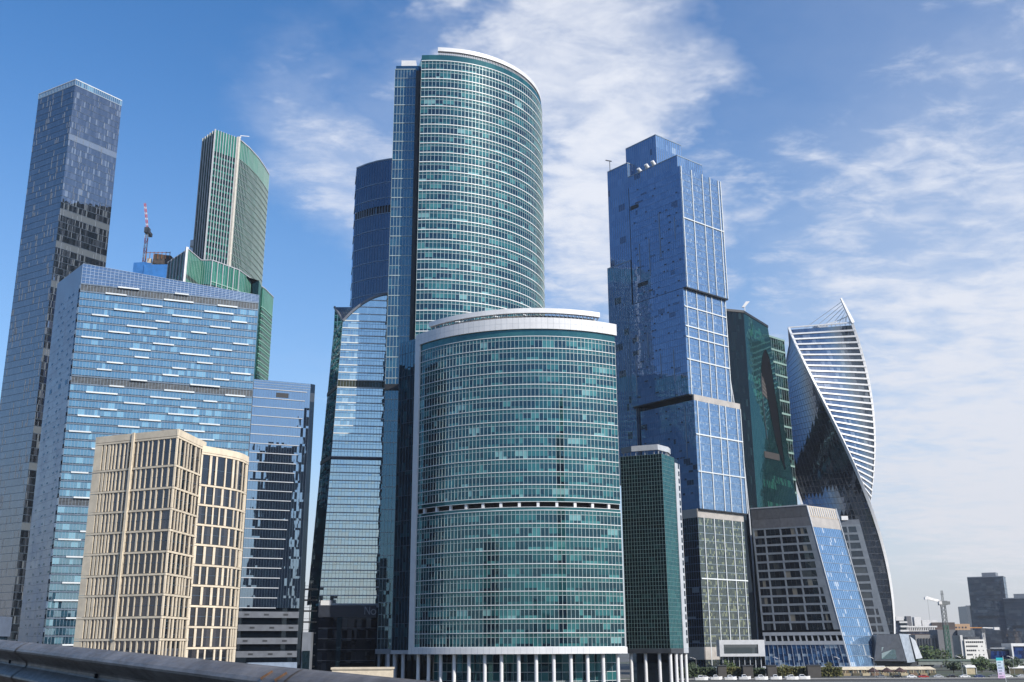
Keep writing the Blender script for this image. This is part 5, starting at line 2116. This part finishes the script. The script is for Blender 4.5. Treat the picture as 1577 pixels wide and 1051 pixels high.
for i, (x, y, h, r, lb, mi) in enumerate([
        (240, 640, 14, 7.0, 'broad dark tree right beside the jutting mall box', 0),
        (262, 690, 13, 6.0, 'leafy tree just left of the green crane mast', 2),
        (252, 655, 9, 5.0, 'low bushy tree in front of the brown offices', 2),
        (275, 700, 12, 5.5, 'rounded tree at the foot of the green crane mast', 0),
        (288, 700, 8, 4.0, 'low tree before the grey concrete hall', 2),
        (300, 640, 6, 2.6, 'small tree left of the white office with black windows', 0),
        (306, 640, 6, 2.4, 'small round tree at the left foot of the white office', 2),
        (312, 640, 5.5, 2.4, 'small round tree at the right foot of the white office', 0),
        (226, 560, 7, 4.0, 'small tree in shade below the jutting mall box', 2),
        (247, 575, 6.5, 4.2, 'wide bush in front of the tree line', 0),
        (84, 506, 7.5, 3.2, 'round tree behind the hedge by the white columns', 2),
        (100.5, 506, 7.6, 2.8, 'tree between the first and second dark piers', 0),
        (126, 506, 6.6, 3.0, 'olive tree under the right end of the pavilion', 1),
        (147, 504, 6.2, 2.8, 'small olive tree left of the cream awning', 1),
        (222, 500, 6.0, 3.4, 'bushy tree at the right end of the cream awning', 0),
        (236, 520, 7.0, 3.8, 'dark tree left of the lawn', 2),
        (258, 600, 8.0, 4.5, 'spreading tree behind the market row', 0),
        (272, 590, 7.0, 4.0, 'round tree behind the banner mast', 2),
        (318, 600, 7.5, 4.0, 'tree in front of the cobalt glass hall', 0),
        (-45, 150, 9, 4.0, 'yellow green tree seen under the guard rail at left', 1)]):
    tree(x, y, h, r, lb, mi, 50 + i)


# ------------------------------------------------------------------ background city on the right
def far_city():
    def windows_on(root, F, z0, z1, nf, nc, m, wf=0.6, hf=0.55, name='window_row'):
        for i in range(nf):
            M = MB()
            za = z0 + (z1 - z0) * (i + (1 - hf) / 2) / nf
            zb = za + (z1 - z0) * hf / nf
            for c in range(nc):
                u0 = (c + (1 - wf) / 2) / nc
                u1 = u0 + wf / nc
                M.poly([F.pt(u0, za, 0.06), F.pt(u1, za, 0.06), F.pt(u1, zb, 0.06), F.pt(u0, zb, 0.06)], 0, R())
            M.build(name, m, root)

    def slab(root, x0, x1, y0, y1, z0, z1, m, name='wall'):
        M = MB()
        M.box(x0, x1, y0, y1, z0, z1)
        return M.build(name, m, root)

    # two dark glass towers
    for (pts, z1, lb, cap) in (([(640.0, 1500), (680.5, 1478), (694, 1500)], 105, 'taller of the two distant slate glass towers at the right edge', True),
                              ([(676.5, 1478), (712, 1458), (735, 1480)], 75, 'shorter distant slate glass tower touching the right edge', True)):
        root = thing('distant_glass_tower', lb, 'tower', (pts[1][0], pts[1][1], 0), 'distant slate towers')
        ring = [pts[0], pts[1], pts[2], (pts[2][0] - 30, pts[2][1] + 35)]
        M = MB()
        M.prism(ring, ring, 0, z1 - 0.2, 0, 0.2, 1)
        M.build('core_wall', [HAZEGL, ROOFM], root)
        for a, b, nc in ((pts[0], pts[1], 16), (pts[1], pts[2], 8)):
            a = (a[0], a[1] - 0.3)
            b = (b[0], b[1] - 0.3)
            F = Face([a, b], 0, z1)
            zs = lin(0, z1, 26 if z1 > 100 else 19)
            glaze(root, F, zs, nc, [HAZEGL], tilt=0.004, group=3)
            bands(root, F, zs[::2], 0.5, 0.2, mat('slate_far_sill', (0.05, 0.055, 0.07), 0.5), 'sill_band')
            bands(root, F, [z1], 1.2, 0.4, GREY, 'parapet_rail')
        F = Face([(pts[0][0], pts[0][1] - 0.3), (pts[1][0], pts[1][1] - 0.3)], 0, z1)
        M = MB()
        strip(M, F, 0.15, 0.98, z1 * 0.47, z1 * 0.47 + 3.2, 0, 0.4)
        M.build('technical_belt', BLACK, root)
        M = MB()
        c = pts[1]
        M.prism([(c[0] - 22, c[1] + 16), (c[0] - 6, c[1] + 8), (c[0] + 2, c[1] + 18), (c[0] - 12, c[1] + 30)], [(c[0] - 22, c[1] + 16), (c[0] - 6, c[1] + 8), (c[0] + 2, c[1] + 18), (c[0] - 12, c[1] + 30)], z1, z1 + 6)
        M.build('plant_room', GREY, root)
    root = thing('distant_low_annex', 'low dark annex at the left side of the taller distant tower', 'building', (636, 1495, 0))
    slab(root, 634.5, 652, 1501, 1530, 0, 66, HAZEGL)
    slab(root, 634.3, 652, 1500.5, 1503, 66, 67, GREY, 'parapet')

    # white apartment block with stepped balconies
    root = thing('white_apartment_block', 'white stepped apartment block beside the foot of the twisting skyscraper', 'apartment block', (396, 1100, 0))
    wl = mat('far_white_render', (0.62, 0.61, 0.60), 0.8, 0, 0.08)
    slab(root, 391, 400, 1102, 1125, 0, 38, mat('far_grey_render', (0.20, 0.20, 0.22), 0.8))
    for k in range(9):
        M = MB()
        M.box(394 + (k % 2) * 0.6, 403 + (k % 2) * 0.8 - 0.35 * max(0, k - 5), 1098, 1104, 2 + k * 4.2, 3.7 + k * 4.2)
        M.build('balcony', wl, root)
        M = MB()
        M.box(395, 401.5, 1100, 1102, 3.7 + k * 4.2, 6.2 + k * 4.2)
        M.build('recess', DARKGL, root)
    slab(root, 391, 399, 1099, 1110, 38, 42, wl, 'roof_storey')

    # long brown office with balcony tiers
    root = thing('brown_office_range', 'long dull brown office range with a white arcaded top storey', 'office', (430, 1120, 0))
    br = mat('far_brown', (0.10, 0.075, 0.07), 0.8, 0, 0.15, 0.1)
    slab(root, 404, 459, 1120, 1150, 0, 32, br)
    F = Face([(404, 1119.8), (459, 1119.8)], 0, 40)
    windows_on(root, F, 6, 28, 6, 22, PURPGL, 0.8, 0.65)
    for k in range(18):
        M = MB()
        M.box(404.5 + k * 1.9, 405.3 + k * 1.9, 1119, 1119.8, 28.5, 31.5)
        M.build('arcade_post', wl, root)
    slab(root, 404, 440, 1118.6, 1119.9, 31.5, 33.0, wl, 'arcade_rail')
    slab(root, 404, 440, 1118.6, 1119.9, 27.6, 28.4, wl, 'arcade_rail')
    slab(root, 436, 460, 1122, 1145, 32, 36.5, mat('far_umber', (0.075, 0.06, 0.055), 0.8), 'upper_storey')
    slab(root, 427, 443, 1124, 1140, 32, 39, wl, 'roof_storey')
    slab(root, 411, 416, 1124, 1130, 32, 43, mat('far_shaft_grey', (0.13, 0.13, 0.14), 0.8), 'lift_shaft')
    slab(root, 419, 426, 1124, 1130, 32, 42, wl, 'lift_shaft')
    root = thing('orange_apartment_block', 'pale orange apartment block behind the brown offices', 'apartment block', (482, 1180, 0))
    og = mat('far_orange', (0.42, 0.27, 0.16), 0.8, 0, 0.1)
    slab(root, 478, 500, 1180, 1200, 0, 36, og)
    slab(root, 470, 482, 1181, 1200, 33, 36, og, 'cornice')
    windows_on(root, Face([(483, 1179.9), (497, 1179.9)], 0, 40), 6, 34, 8, 4, PURPGL, 0.5, 0.5)

    # grey concrete hall with fins
    root = thing('grey_finned_hall', 'grey concrete hall with dark upright fins', 'hall', (420, 1000, 0))
    slab(root, 372, 396, 1000, 1020, 0, 23, mat('far_concrete', (0.22, 0.21, 0.20), 0.8))
    for k in range(8):
        M = MB()
        M.box(374 + k * 2.7, 375.4 + k * 2.7, 999, 1000, 3, 20)
        M.build('dark_fin_strip', DARKG, root)  # dark upright strips set on the wall face
    slab(root, 391, 408, 995, 1015, 0, 27.5, mat('far_grey_wall', (0.16, 0.16, 0.165), 0.8), 'stair_tower')
    slab(root, 408.2, 424, 992, 1015, 0, 27, HAZEGL, 'glass_wing')
    windows_on(root, Face([(408.4, 991.9), (423.8, 991.9)], 0, 30), 2, 26, 8, 8, HAZEGL, 0.9, 0.7)

    # white office with black windows
    root = thing('white_office_block', 'white office with rows of small black windows and a cut corner', 'office', (305, 700, 0))
    ww = mat('office_white', (0.74, 0.72, 0.68), 0.75, 0, 0.05)
    M = MB()
    prof = [(291.5, 1.0), (303.0, 1.0), (306.0, 3.0), (306.0, 5.0), (304.8, 17.3), (291.8, 17.3)]
    for (xa, za), (xb, zb) in zip(prof, prof[1:] + prof[:1]):
        M.poly([(xa, 700, za), (xb, 700, zb), (xb, 715, zb), (xa, 715, za)])
    M.poly([(x, 700, z) for x, z in prof])
    M.poly([(x, 715, z) for x, z in reversed(prof)])
    M.build('wall', ww, root)
    slab(root, 291.9, 305, 701, 714, 0, 1.2, GREY, 'plinth')
    rows = [(15.2, 9, []), (12.6, 6, [302.4]), (10.0, 5, [300.2, 303]), (7.4, 3, [297.8, 300.4, 303]), (4.6, 0, [300.6, 303.2])]
    for z, n, extra in rows:
        for k in range(n):
            M = MB()
            M.box(292.6 + k * 1.28, 293.6 + k * 1.28, 699.9, 700.05, z, z + 1.0)
            M.build('window', BLACK, root)
        for x in extra:
            M = MB()
            M.box(x, x + 0.6, 699.9, 700.05, z + 0.1, z + 0.8)
            M.build('window', BLACK, root)
    slab(root, 289.8, 291.4, 701, 714, 0, 20, wl, 'stair_wall')
    slab(root, 296, 304, 704, 714, 17.3, 19, DARKG, 'roof_storey')

    # blue glass hall with white frames
    root = thing('blue_glass_hall', 'cobalt glass hall with white portal frames at the right edge', 'hall', (330, 700, 0))
    bg = glass('hall_blue_glass', (0.25, 0.35, 0.7), [(0.0, (0.006, 0.012, 0.05)), (0.5, (0.010, 0.025, 0.10)), (0.8, (0.02, 0.05, 0.16))], 0.15)
    F = Face([(307.5, 702), (322, 702)], 0, 14, [(309.5, 702), (320.5, 702)])
    glaze(root, F, lin(2, 10, 3), 12, [bg])
    slab(root, 309, 321, 702.3, 716, 0, 11, DARKG, 'side_hall')
    slab(root, 309, 322, 701, 703, 11.6, 12.1, PALE, 'eaves')
    slab(root, 320.8, 321.8, 698, 712, 1.5, 13, WHITE, 'portal_post')
    slab(root, 320.8, 345, 698, 712, 13, 14.8, WHITE, 'portal_beam')
    F = Face([(322, 699), (345, 699)], 0, 14)
    glaze(root, F, lin(3.2, 12.6, 4), 14, [bg])
    mullions(root, F, [i / 7 for i in range(8)], 3.2, 12.6, 0.12, 0.1, NAVYM)
    slab(root, 322, 345, 699.4, 712, 0, 12.9, DARKG, 'core_wall')
    slab(root, 320.8, 345, 697, 699, 0, 3.1, PALE, 'plinth')

    # tower crane with green mast
    root = thing('green_tower_crane', 'tower crane with green lattice mast and short white jib', 'tower crane', (363, 900, 0))
    gm = mat('crane_green', (0.045, 0.13, 0.09), 0.5)
    dk = mat('crane_grey', (0.16, 0.17, 0.17), 0.5)
    cwm = MATS['crane_white']
    lattice(361.0, 900, 0, 361.0, 900, 30, 3.2, 8, root, 'mast_section', [gm])
    lattice(361.0, 900, 30, 361.0, 900, 46, 3.0, 5, root, 'mast_section', [dk])
    M = MB()
    M.box(357.5, 364.2, 898, 902, 46, 49.5)
    M.build('slewing_unit', dk, root)
    M = MB()
    M.box(356.5, 359.0, 896.5, 898, 46.5, 49)
    M.build('operator_cab', cwm, root)
    lattice(361.2, 900, 49, 361.2, 900, 58, 1.2, 4, root, 'apex_section', [dk])
    M = MB()
    M.beam((359.6, 900, 55), (362.8, 900, 55), 0.4)
    M.build('apex_crossbar', dk, root)
    M = MB()
    M.hexa([(347.4, 899.3, 51.3), (358.5, 899.3, 48.0), (358.5, 900.7, 48.0), (347.4, 900.7, 51.3), (347.6, 899.5, 53.4), (358.5, 899.5, 50.3), (358.5, 900.5, 50.3), (347.6, 900.5, 53.4)])
    M.build('jib', cwm, root)
    M = MB()
    M.box(346.0, 349.8, 898.8, 901.2, 50.6, 52.6)
    M.build('jib_head', cwm, root)
    M = MB()
    M.box(364.2, 366.6, 898.5, 901.5, 46.5, 49)
    M.build('counterweight', dk, root)
    M = MB()
    M.beam((348.5, 900, 51), (348.5, 900, 33), 0.14)
    M.build('hoist_rope', dk, root)
    # small far crane with orange jib
    root = thing('orange_jib_crane', 'small distant crane with an orange jib before the taller slate tower', 'crane', (550, 1250, 0))
    om = mat('crane_orange', (0.50, 0.22, 0.06), 0.5)
    lattice(544, 1250, 0, 544, 1250, 28, 2.4, 5, root, 'mast_section', [cwm])
    M = MB()
    M.box(541.6, 546.2, 1248, 1252, 28, 32)
    M.build('operator_cab', DARKG, root)
    M = MB()
    M.beam((512, 1250, 33), (543, 1250, 33), 1.0)
    M.build('jib', om, root)
    M = MB()
    M.beam((544, 1250, 33), (560, 1250, 32.4), 1.0)
    M.box(557, 563, 1248.6, 1251.4, 30.5, 33.4)
    M.build('counter_jib', cwm, root)

    # embankment bridge line, market stalls, banner
    root = thing('low_viaduct', 'long low grey green viaduct in front of the white office', 'viaduct', (300, 620, 0))
    slab(root, 230, 360, 618, 628, 3.2, 5.2, mat('viaduct_grey', (0.20, 0.22, 0.20), 0.7), 'deck')
    slab(root, 230, 360, 617.6, 618, 5.2, 6.2, mat('viaduct_rail', (0.12, 0.16, 0.14), 0.6), 'parapet')
    for k in range(9):
        slab(root, 236 + k * 15, 238.5 + k * 15, 619, 627, 0, 3.2, DARKG, 'pier')
    cols = [('red', (0.32, 0.08, 0.06)), ('blue', (0.03, 0.06, 0.30)), ('cream', (0.55, 0.46, 0.28)), ('yellow', (0.62, 0.60, 0.22)), ('pink', (0.45, 0.22, 0.22)), ('white', (0.66, 0.65, 0.62)), ('brown', (0.14, 0.09, 0.07))]
    rnd = random.Random(77)
    spec = [(226, 540, 5, 'white'), (254, 548, 11, 'white'), (262, 536, 4.5, 'brown'), (268, 535, 5, 'red'), (275, 530, 6, 'cream'), (279, 545, 4.5, 'blue'), (284, 530, 5, 'yellow'),
            (290, 540, 6, 'pink'), (297, 532, 6, 'cream'), (303, 545, 6, 'brown'), (309, 540, 5, 'red'), (262, 480, 4, 'white'), (238, 500, 7, 'white'), (231, 480, 5, 'cream'), (244, 484, 4, 'brown')]
    note = ['beside the mall trees', 'long one in front of the white office', 'first of the market row', 'second of the market row', 'third of the market row', 'raised behind the market row', 'beside the banner mast', 'right of the banner mast', 'wide one at the right', 'second from the right edge', 'at the right edge', 'on the grass edge', 'above the pale path', 'at the lower left of the market', 'half hidden by the lamp']
    for (x, y, w, c), t in zip(spec, note):
        col = dict(cols)[c]
        root = thing('market_stall', '%s roofed market stall, %s' % (c, t), 'stall', (x, y, 0), 'market stalls by the embankment')
        hgt = rnd.uniform(2.4, 3.4)
        M = MB()
        M.hexa([(x - w / 2, y - 2, hgt), (x + w / 2, y - 2, hgt), (x + w / 2, y + 2, hgt), (x - w / 2, y + 2, hgt), (x - w / 2, y - 0.4, hgt + 1.1), (x + w / 2, y - 0.4, hgt + 1.1), (x + w / 2, y + 0.4, hgt + 1.1), (x - w / 2, y + 0.4, hgt + 1.1)])
        M.build('roof', mat('stall_%s' % c, col, 0.75, 0, 0.1), root)
        slab(root, x - w / 2 + 0.2, x + w / 2 - 0.2, y - 1.6, y + 1.8, 0, hgt, MATS['stall_wood_%d' % rnd.randint(0, 3)], 'body')
        for s in (-1, 1):
            M = MB()
            M.box(x + s * w / 2 - 0.1, x + s * w / 2 + 0.1, y - 2, y - 1.8, 0, hgt)
            M.build('post', WHITE2, root)
    root = thing('banner_mast', 'upright banner fading from turquoise to pink on a mast', 'banner', (187.6, 420, 0))
    M = MB()
    M.tube((189.4, 420.4, 0), (189.4, 420.4, 9.6), 0.1, 0.1, 8)
    M.build('mast', WHITE, root)
    fade = [(0.02, 0.42, 0.46), (0.50, 0.62, 0.70), (0.52, 0.62, 0.72), (0.50, 0.58, 0.72), (0.56, 0.56, 0.72), (0.62, 0.52, 0.70), (0.62, 0.42, 0.62)]
    for k, c in enumerate(fade):
        M = MB()
        M.box(186.6, 189.2, 420.3, 420.36, 8.1 - k * 1.08, 9.15 - k * 1.08)
        pn = M.build('banner_panel', mat('banner_%d' % k, c, 0.7, 0, 0.03), root)
        if k:
            M = MB()
            M.box(187.0, 188.6 - 0.25 * (k % 3), 420.26, 420.29, 8.45 - k * 1.08, 8.75 - k * 1.08)
            M.build('print_line', mat('banner_print', (0.06, 0.10, 0.16), 0.7), pn)
    M = MB()
    M.poly([(224, 450, 0.3), (262, 450, 0.3), (268, 520, 0.3), (236, 520, 0.3)])
    g = M.build('lawn', mat('lawn_green', (0.10, 0.115, 0.03), 0.9, 0, 0.3, 0.2), None, 'structure')


far_city()


# ------------------------------------------------------------------ towers across the road, behind the camera (mirrored in the glass)
def mirrored():
    for (x, y, w, d, h, rz, lb) in ((158, -57, 30, 24, 168, 30, 'broad dark tower behind the viewpoint, mirrored in the dark wing'),
                                    (184, -46, 18, 18, 200, 30, 'tall slim dark tower behind the viewpoint, mirrored at the edge of the dark wing'),
                                    (70, -150, 64, 36, 40, 0, 'long dark block straight behind the viewpoint, mirrored low in the glass'),
                                    (-40, -175, 70, 40, 28, 0, 'low dark block behind the viewpoint, mirrored at the foot of the glass'),
                                    (10, -165, 22, 30, 56, 0, 'middling dark block behind the viewpoint, mirrored in the bowed front')):
        root = thing('opposite_tower', lb, 'tower', (x, y, 0))
        a = D2R(rz)
        ax, ay = (math.cos(a), math.sin(a)), (-math.sin(a), math.cos(a))
        M = MB()
        M.obox((x, y), ax, ay, w / 2, d / 2, 0, h)
        M.build('wall', mat('opposite_concrete', (0.04, 0.04, 0.042), 0.8), root)
        for i in range(int(h / 8)):
            M = MB()
            M.obox((x, y), ax, ay, w / 2 + 0.1, d / 2 + 0.1, 4 + i * 8, 6 + i * 8)
            M.build('window_band', BLACK, root)


mirrored()


# ------------------------------------------------------------------ bridge deck and guard rail by the camera
def rail():
    n, f = Vector((-0.29, 3.28, 13.905)), Vector((-4.14, 8.37, 14.085))
    d = (f - n)
    ln = d.length
    d.normalize()
    side = Vector((-d.y, d.x, 0)).normalized() * -1       # towards the road
    if side.y > 0:
        side = -side
    root = thing('guard_rail', 'worn grey steel guard rail crossing the lower left foreground', 'guard rail', (-2.2, 5.8, 12.9))
    # W profile (distance towards the road, height below the top edge)
    prof = [(-0.012, -0.012), (-0.006, -0.002), (0.004, 0.0), (0.020, -0.005), (0.045, -0.018), (0.070, -0.036), (0.081, -0.050), (0.080, -0.060), (0.060, -0.078), (0.030, -0.098), (0.006, -0.116), (0.0, -0.128), (0.0, -0.142), (0.006, -0.152), (0.030, -0.168), (0.060, -0.190), (0.080, -0.206), (0.083, -0.216), (0.076, -0.226), (0.050, -0.250), (0.020, -0.284), (0.0, -0.312)]
    th = 0.012
    def sect(M, s0, s1, lift=0.0, n_=6):
        for k in range(n_):
            a = n + d * (s0 + (s1 - s0) * k / n_)
            b = n + d * (s0 + (s1 - s0) * (k + 1) / n_)
            for (o0, h0), (o1, h1) in zip(prof, prof[1:]):
                z = Vector((0, 0, 1))
                M.poly([a + side * (o0 + lift) + z * h0, b + side * (o0 + lift) + z * h0, b + side * (o1 + lift) + z * h1, a + side * (o1 + lift) + z * h1])
                M.poly([a + side * (o1 - th) + z * h1, b + side * (o1 - th) + z * h1, b + side * (o0 - th) + z * h0, a + side * (o0 - th) + z * h0])
            z = Vector((0, 0, 1))
            M.poly([a - side * th, b - side * th, b + side * lift, a + side * lift])
    steel = bpy.data.materials.new('weathered_rail_steel')
    steel.use_nodes = True
    t = NT(steel.node_tree)
    geo = t.node('ShaderNodeNewGeometry')
    p = geo.outputs['Position']
    f1 = t.noise(p, 3.0, 6.0, 0.65)
    f2 = t.noise(t.vmath('MULTIPLY', p, (1, 1, 6)), 14.0, 5.0, 0.7)
    c = t.mix(t.rng(f1, 0.35, 0.7), (0.095, 0.082, 0.072), (0.20, 0.18, 0.165))
    c = t.mix(t.rng(f2, 0.64, 0.80), c, (0.27, 0.26, 0.25))
    c = t.mix(t.math('MULTIPLY', t.rng(f1, 0.66, 0.8), 0.7), c, (0.14, 0.075, 0.045))
    b = t.node('ShaderNodeBsdfPrincipled')
    t.put(b.inputs['Base Color'], c)
    t.put(b.inputs['Roughness'], t.rng(f2, 0.2, 0.8, 0.38, 0.62))
    b.inputs['Metallic'].default_value = 0.15
    bn = t.node('ShaderNodeBump')
    bn.inputs['Strength'].default_value = 0.15
    bn.inputs['Distance'].default_value = 0.01
    t.put(bn.inputs['Height'], f2)
    t.put(b.inputs['Normal'], bn.outputs[0])
    o = t.node('ShaderNodeOutputMaterial')
    t.t.links.new(b.outputs[0], o.inputs[0])
    M = MB()
    sect(M, -2.6, 1.0)
    M.build('beam', steel, root)
    M = MB()
    sect(M, 0.75, 5.0, 0.006)
    M.build('beam', steel, root)
    M = MB()
    sect(M, 4.75, 14, 0.012)
    M.build('beam', steel, root)
    for s in (0.80, 0.92):
        M = MB()
        a = n + d * s + Vector((0, 0, -0.014)) + side * 0.045
        M.beam(a, a + d * 0.020 + side * 0.036 + Vector((0, 0, -0.026)), 0.016, 0.010)
        M.build('rusty_slot', mat('dark_rust', (0.13, 0.07, 0.04), 0.9, 0, 0.4, 40.0), root)
    for s in (-1.0, 1.6, 3.2, 5.2, 7.2, 9.2):
        M = MB()
        a = n + d * s + side * 0.002 + Vector((0, 0, -0.135))
        M.tube(a, a + side * 0.020, 0.014, 0.011, 8)
        M.build('bolt', BLACK, root)
    for s in (-1.4, 2.6, 6.6, 10.6):
        M = MB()
        a = n + d * s - side * 0.10
        M.box(a.x - 0.06, a.x + 0.06, a.y - 0.06, a.y + 0.06, 12.7, a.z - 0.02)
        M.build('post', steel, root)
    # second, lower rail outside
    root = thing('outer_hand_rail', 'second lower grey rail just outside the guard rail at far left', 'rail', (-6, 8, 12.9))
    M = MB()
    a, b = Vector((-8.4, 12.0, 13.80)), Vector((-2.6, 6.1, 13.44))
    M.tube(a, b, 0.06, 0.06, 12)
    M.build('tube', steel, root, smooth=True)
    for k in range(4):
        c = a + (b - a) * ((k + 0.5) / 4)
        M = MB()
        M.tube((c.x, c.y, 12.6), c, 0.04, 0.04, 8)
        M.build('post', steel, root)
    # deck: rises gently to the left like the rail
    M = MB()
    e0, e1 = n - d * 60, n + d * 60
    o = -side * 0.9
    q = side * 14
    dz = Vector((0, 0, -1.08))
    dn = Vector((0, 0, -0.7))
    p = [e0 + o + dz + dn, e0 + q + dz + dn, e1 + q + dz + dn, e1 + o + dz + dn, e0 + o + dz, e0 + q + dz, e1 + q + dz, e1 + o + dz]
    M.hexa(p)
    M.build('road_deck', ASPH, None, 'structure')


rail()


# low things seen at the very left and under the rail
def left_bits():
    root = thing('low_grey_annex', 'low grey blue annex at the foot of the panelled skyscraper', 'building', (-150, 300, 0))
    M = MB()
    M.box(-164, -147.3, 300, 316, 17.5, 23.0)
    M.build('parapet_band', mat('annex_blue_grey', (0.10, 0.125, 0.18), 0.5), root)
    M = MB()
    M.box(-163, -148, 302, 316, 0, 17.5)
    M.build('wall', DARKGL, root)
    root = thing('sandstone_wall', 'low sandstone wall seen under the guard rail at left', 'wall', (-50, 120, 0))
    M = MB()
    M.box(-62, -46, 120, 122, 0, 8.2)
    M.build('wall', STONE, root)
    M = MB()
    M.box(-62.2, -45.8, 119.8, 122.2, 8.2, 8.6)
    M.build('coping', STONE, root)
    root = thing('cream_kiosk', 'small cream kiosk by the columns left of the bowed block', 'kiosk', (-46, 330, 0))
    M = MB()
    M.box(-55, -37, 330, 336, 0, 7.6)
    M.build('wall', STONE, root)
    M = MB()
    M.box(-55.3, -36.7, 329.7, 336.3, 7.6, 8.2)
    M.build('roof_slab', STONE, root)


left_bits()


# ------------------------------------------------------------------ cars parked along the embankment
def cars():
    paints = [('white', (0.74, 0.74, 0.74)), ('black', (0.012, 0.012, 0.014)), ('silver', (0.42, 0.43, 0.45)), ('red', (0.34, 0.03, 0.025)), ('dark blue', (0.02, 0.04, 0.12)), ('grey', (0.16, 0.17, 0.18))]
    tyre = mat('tyre_rubber', (0.02, 0.02, 0.02), 0.9)
    rnd = random.Random(9)
    seq = [0, 1, 2, 0, 5, 1, 0, 3, 2, 1, 0, 4, 5, 0, 2, 1]
    where = ['by the last white column', 'below the hedge at left', 'below the first dark pier', 'left of the pavilion', 'under the pavilion', 'under the right end of the pavilion', 'below the second dark pier', 'below the olive hedge',
             'left of the widest pier', 'right of the widest pier', 'left of the parasols', 'below the parasols', 'right of the parasols', 'below the jutting mall box', 'at the right end of the awning', 'before the tree line']
    for k, ci in enumerate(seq):
        x, y = 138.0 + k * 6.1 + rnd.uniform(-0.5, 0.5), 480.5
        if k < 4:
            x = 84 + k * 12.5
        cn, cc = paints[ci]
        root = thing('parked_car', '%s car parked on the embankment %s' % (cn, where[k]), 'car', (x, y, 0), 'cars parked on the embankment')
        pm = mat('car_' + cn.replace(' ', '_'), cc, 0.25, 0.1, 0.02, 1.0, 0.6)
        L, w = 4.4, 1.8
        prof = [(-2.2, 0.35), (-2.2, 0.85), (-1.9, 0.98), (-1.2, 1.02), (-0.75, 1.45), (0.75, 1.47), (1.35, 1.02), (2.0, 0.90), (2.2, 0.70), (2.2, 0.35)]
        M = MB()
        n = len(prof)
        for a in range(n):
            b = (a + 1) % n
            ia = 0.18 if prof[a][1] > 1.2 else 0
            ib = 0.18 if prof[b][1] > 1.2 else 0
            M.poly([(x + prof[a][0], y - w / 2 + ia, prof[a][1]), (x + prof[b][0], y - w / 2 + ib, prof[b][1]), (x + prof[b][0], y + w / 2 - ib, prof[b][1]), (x + prof[a][0], y + w / 2 - ia, prof[a][1])])
        for s in (-1, 1):
            low = [(x + p[0], y + s * w / 2, p[1]) for p in prof if p[1] < 1.2]
            M.poly(low)
            M.poly([(x - 1.2, y + s * w / 2, 1.02), (x + 1.35, y + s * w / 2, 1.02), (x + 0.75, y + s * (w / 2 - 0.18), 1.47), (x - 0.75, y + s * (w / 2 - 0.18), 1.45)])
        bd = M.build('body', pm, root)
        M = MB()
        M.poly([(x - 1.0, y - w / 2 - 0.012, 1.06), (x + 1.15, y - w / 2 - 0.012, 1.06), (x + 0.68, y - w / 2 + 0.15, 1.40), (x - 0.68, y - w / 2 + 0.15, 1.38)])
        M.build('side_window', DARKGL, bd)
        for dx in (-1.35, 1.35):
            for s in (-1, 1):
                M = MB()
                M.tube((x + dx, y + s * 0.72, 0.33), (x + dx, y + s * 0.92, 0.33), 0.33, 0.33, 12)
                wh = M.build('wheel', tyre, root)
                M = MB()
                M.tube((x + dx, y + s * 0.90, 0.33), (x + dx, y + s * 0.935, 0.33), 0.19, 0.19, 10)
                M.build('rim', GALV, wh)


cars()


# ------------------------------------------------------------------ summer haze over the city
def haze():
    m = bpy.data.materials.new('haze_air')
    m.use_nodes = True
    n = NT(m.node_tree)
    v = n.node('ShaderNodeVolumePrincipled')
    v.inputs['Color'].default_value = (0.86, 0.91, 1.0, 1)
    v.inputs['Density'].default_value = 0.00006
    v.inputs['Anisotropy'].default_value = 0.3
    o = n.node('ShaderNodeOutputMaterial')
    n.t.links.new(v.outputs[0], o.inputs['Volume'])
    M = MB()
    M.box(-1200, 1500, -600, 2600, -1, 375)
    h = M.build('haze', m, None, 'stuff')
    h['label'] = 'thin blue summer haze over the whole city'
    h['category'] = 'haze'


haze()
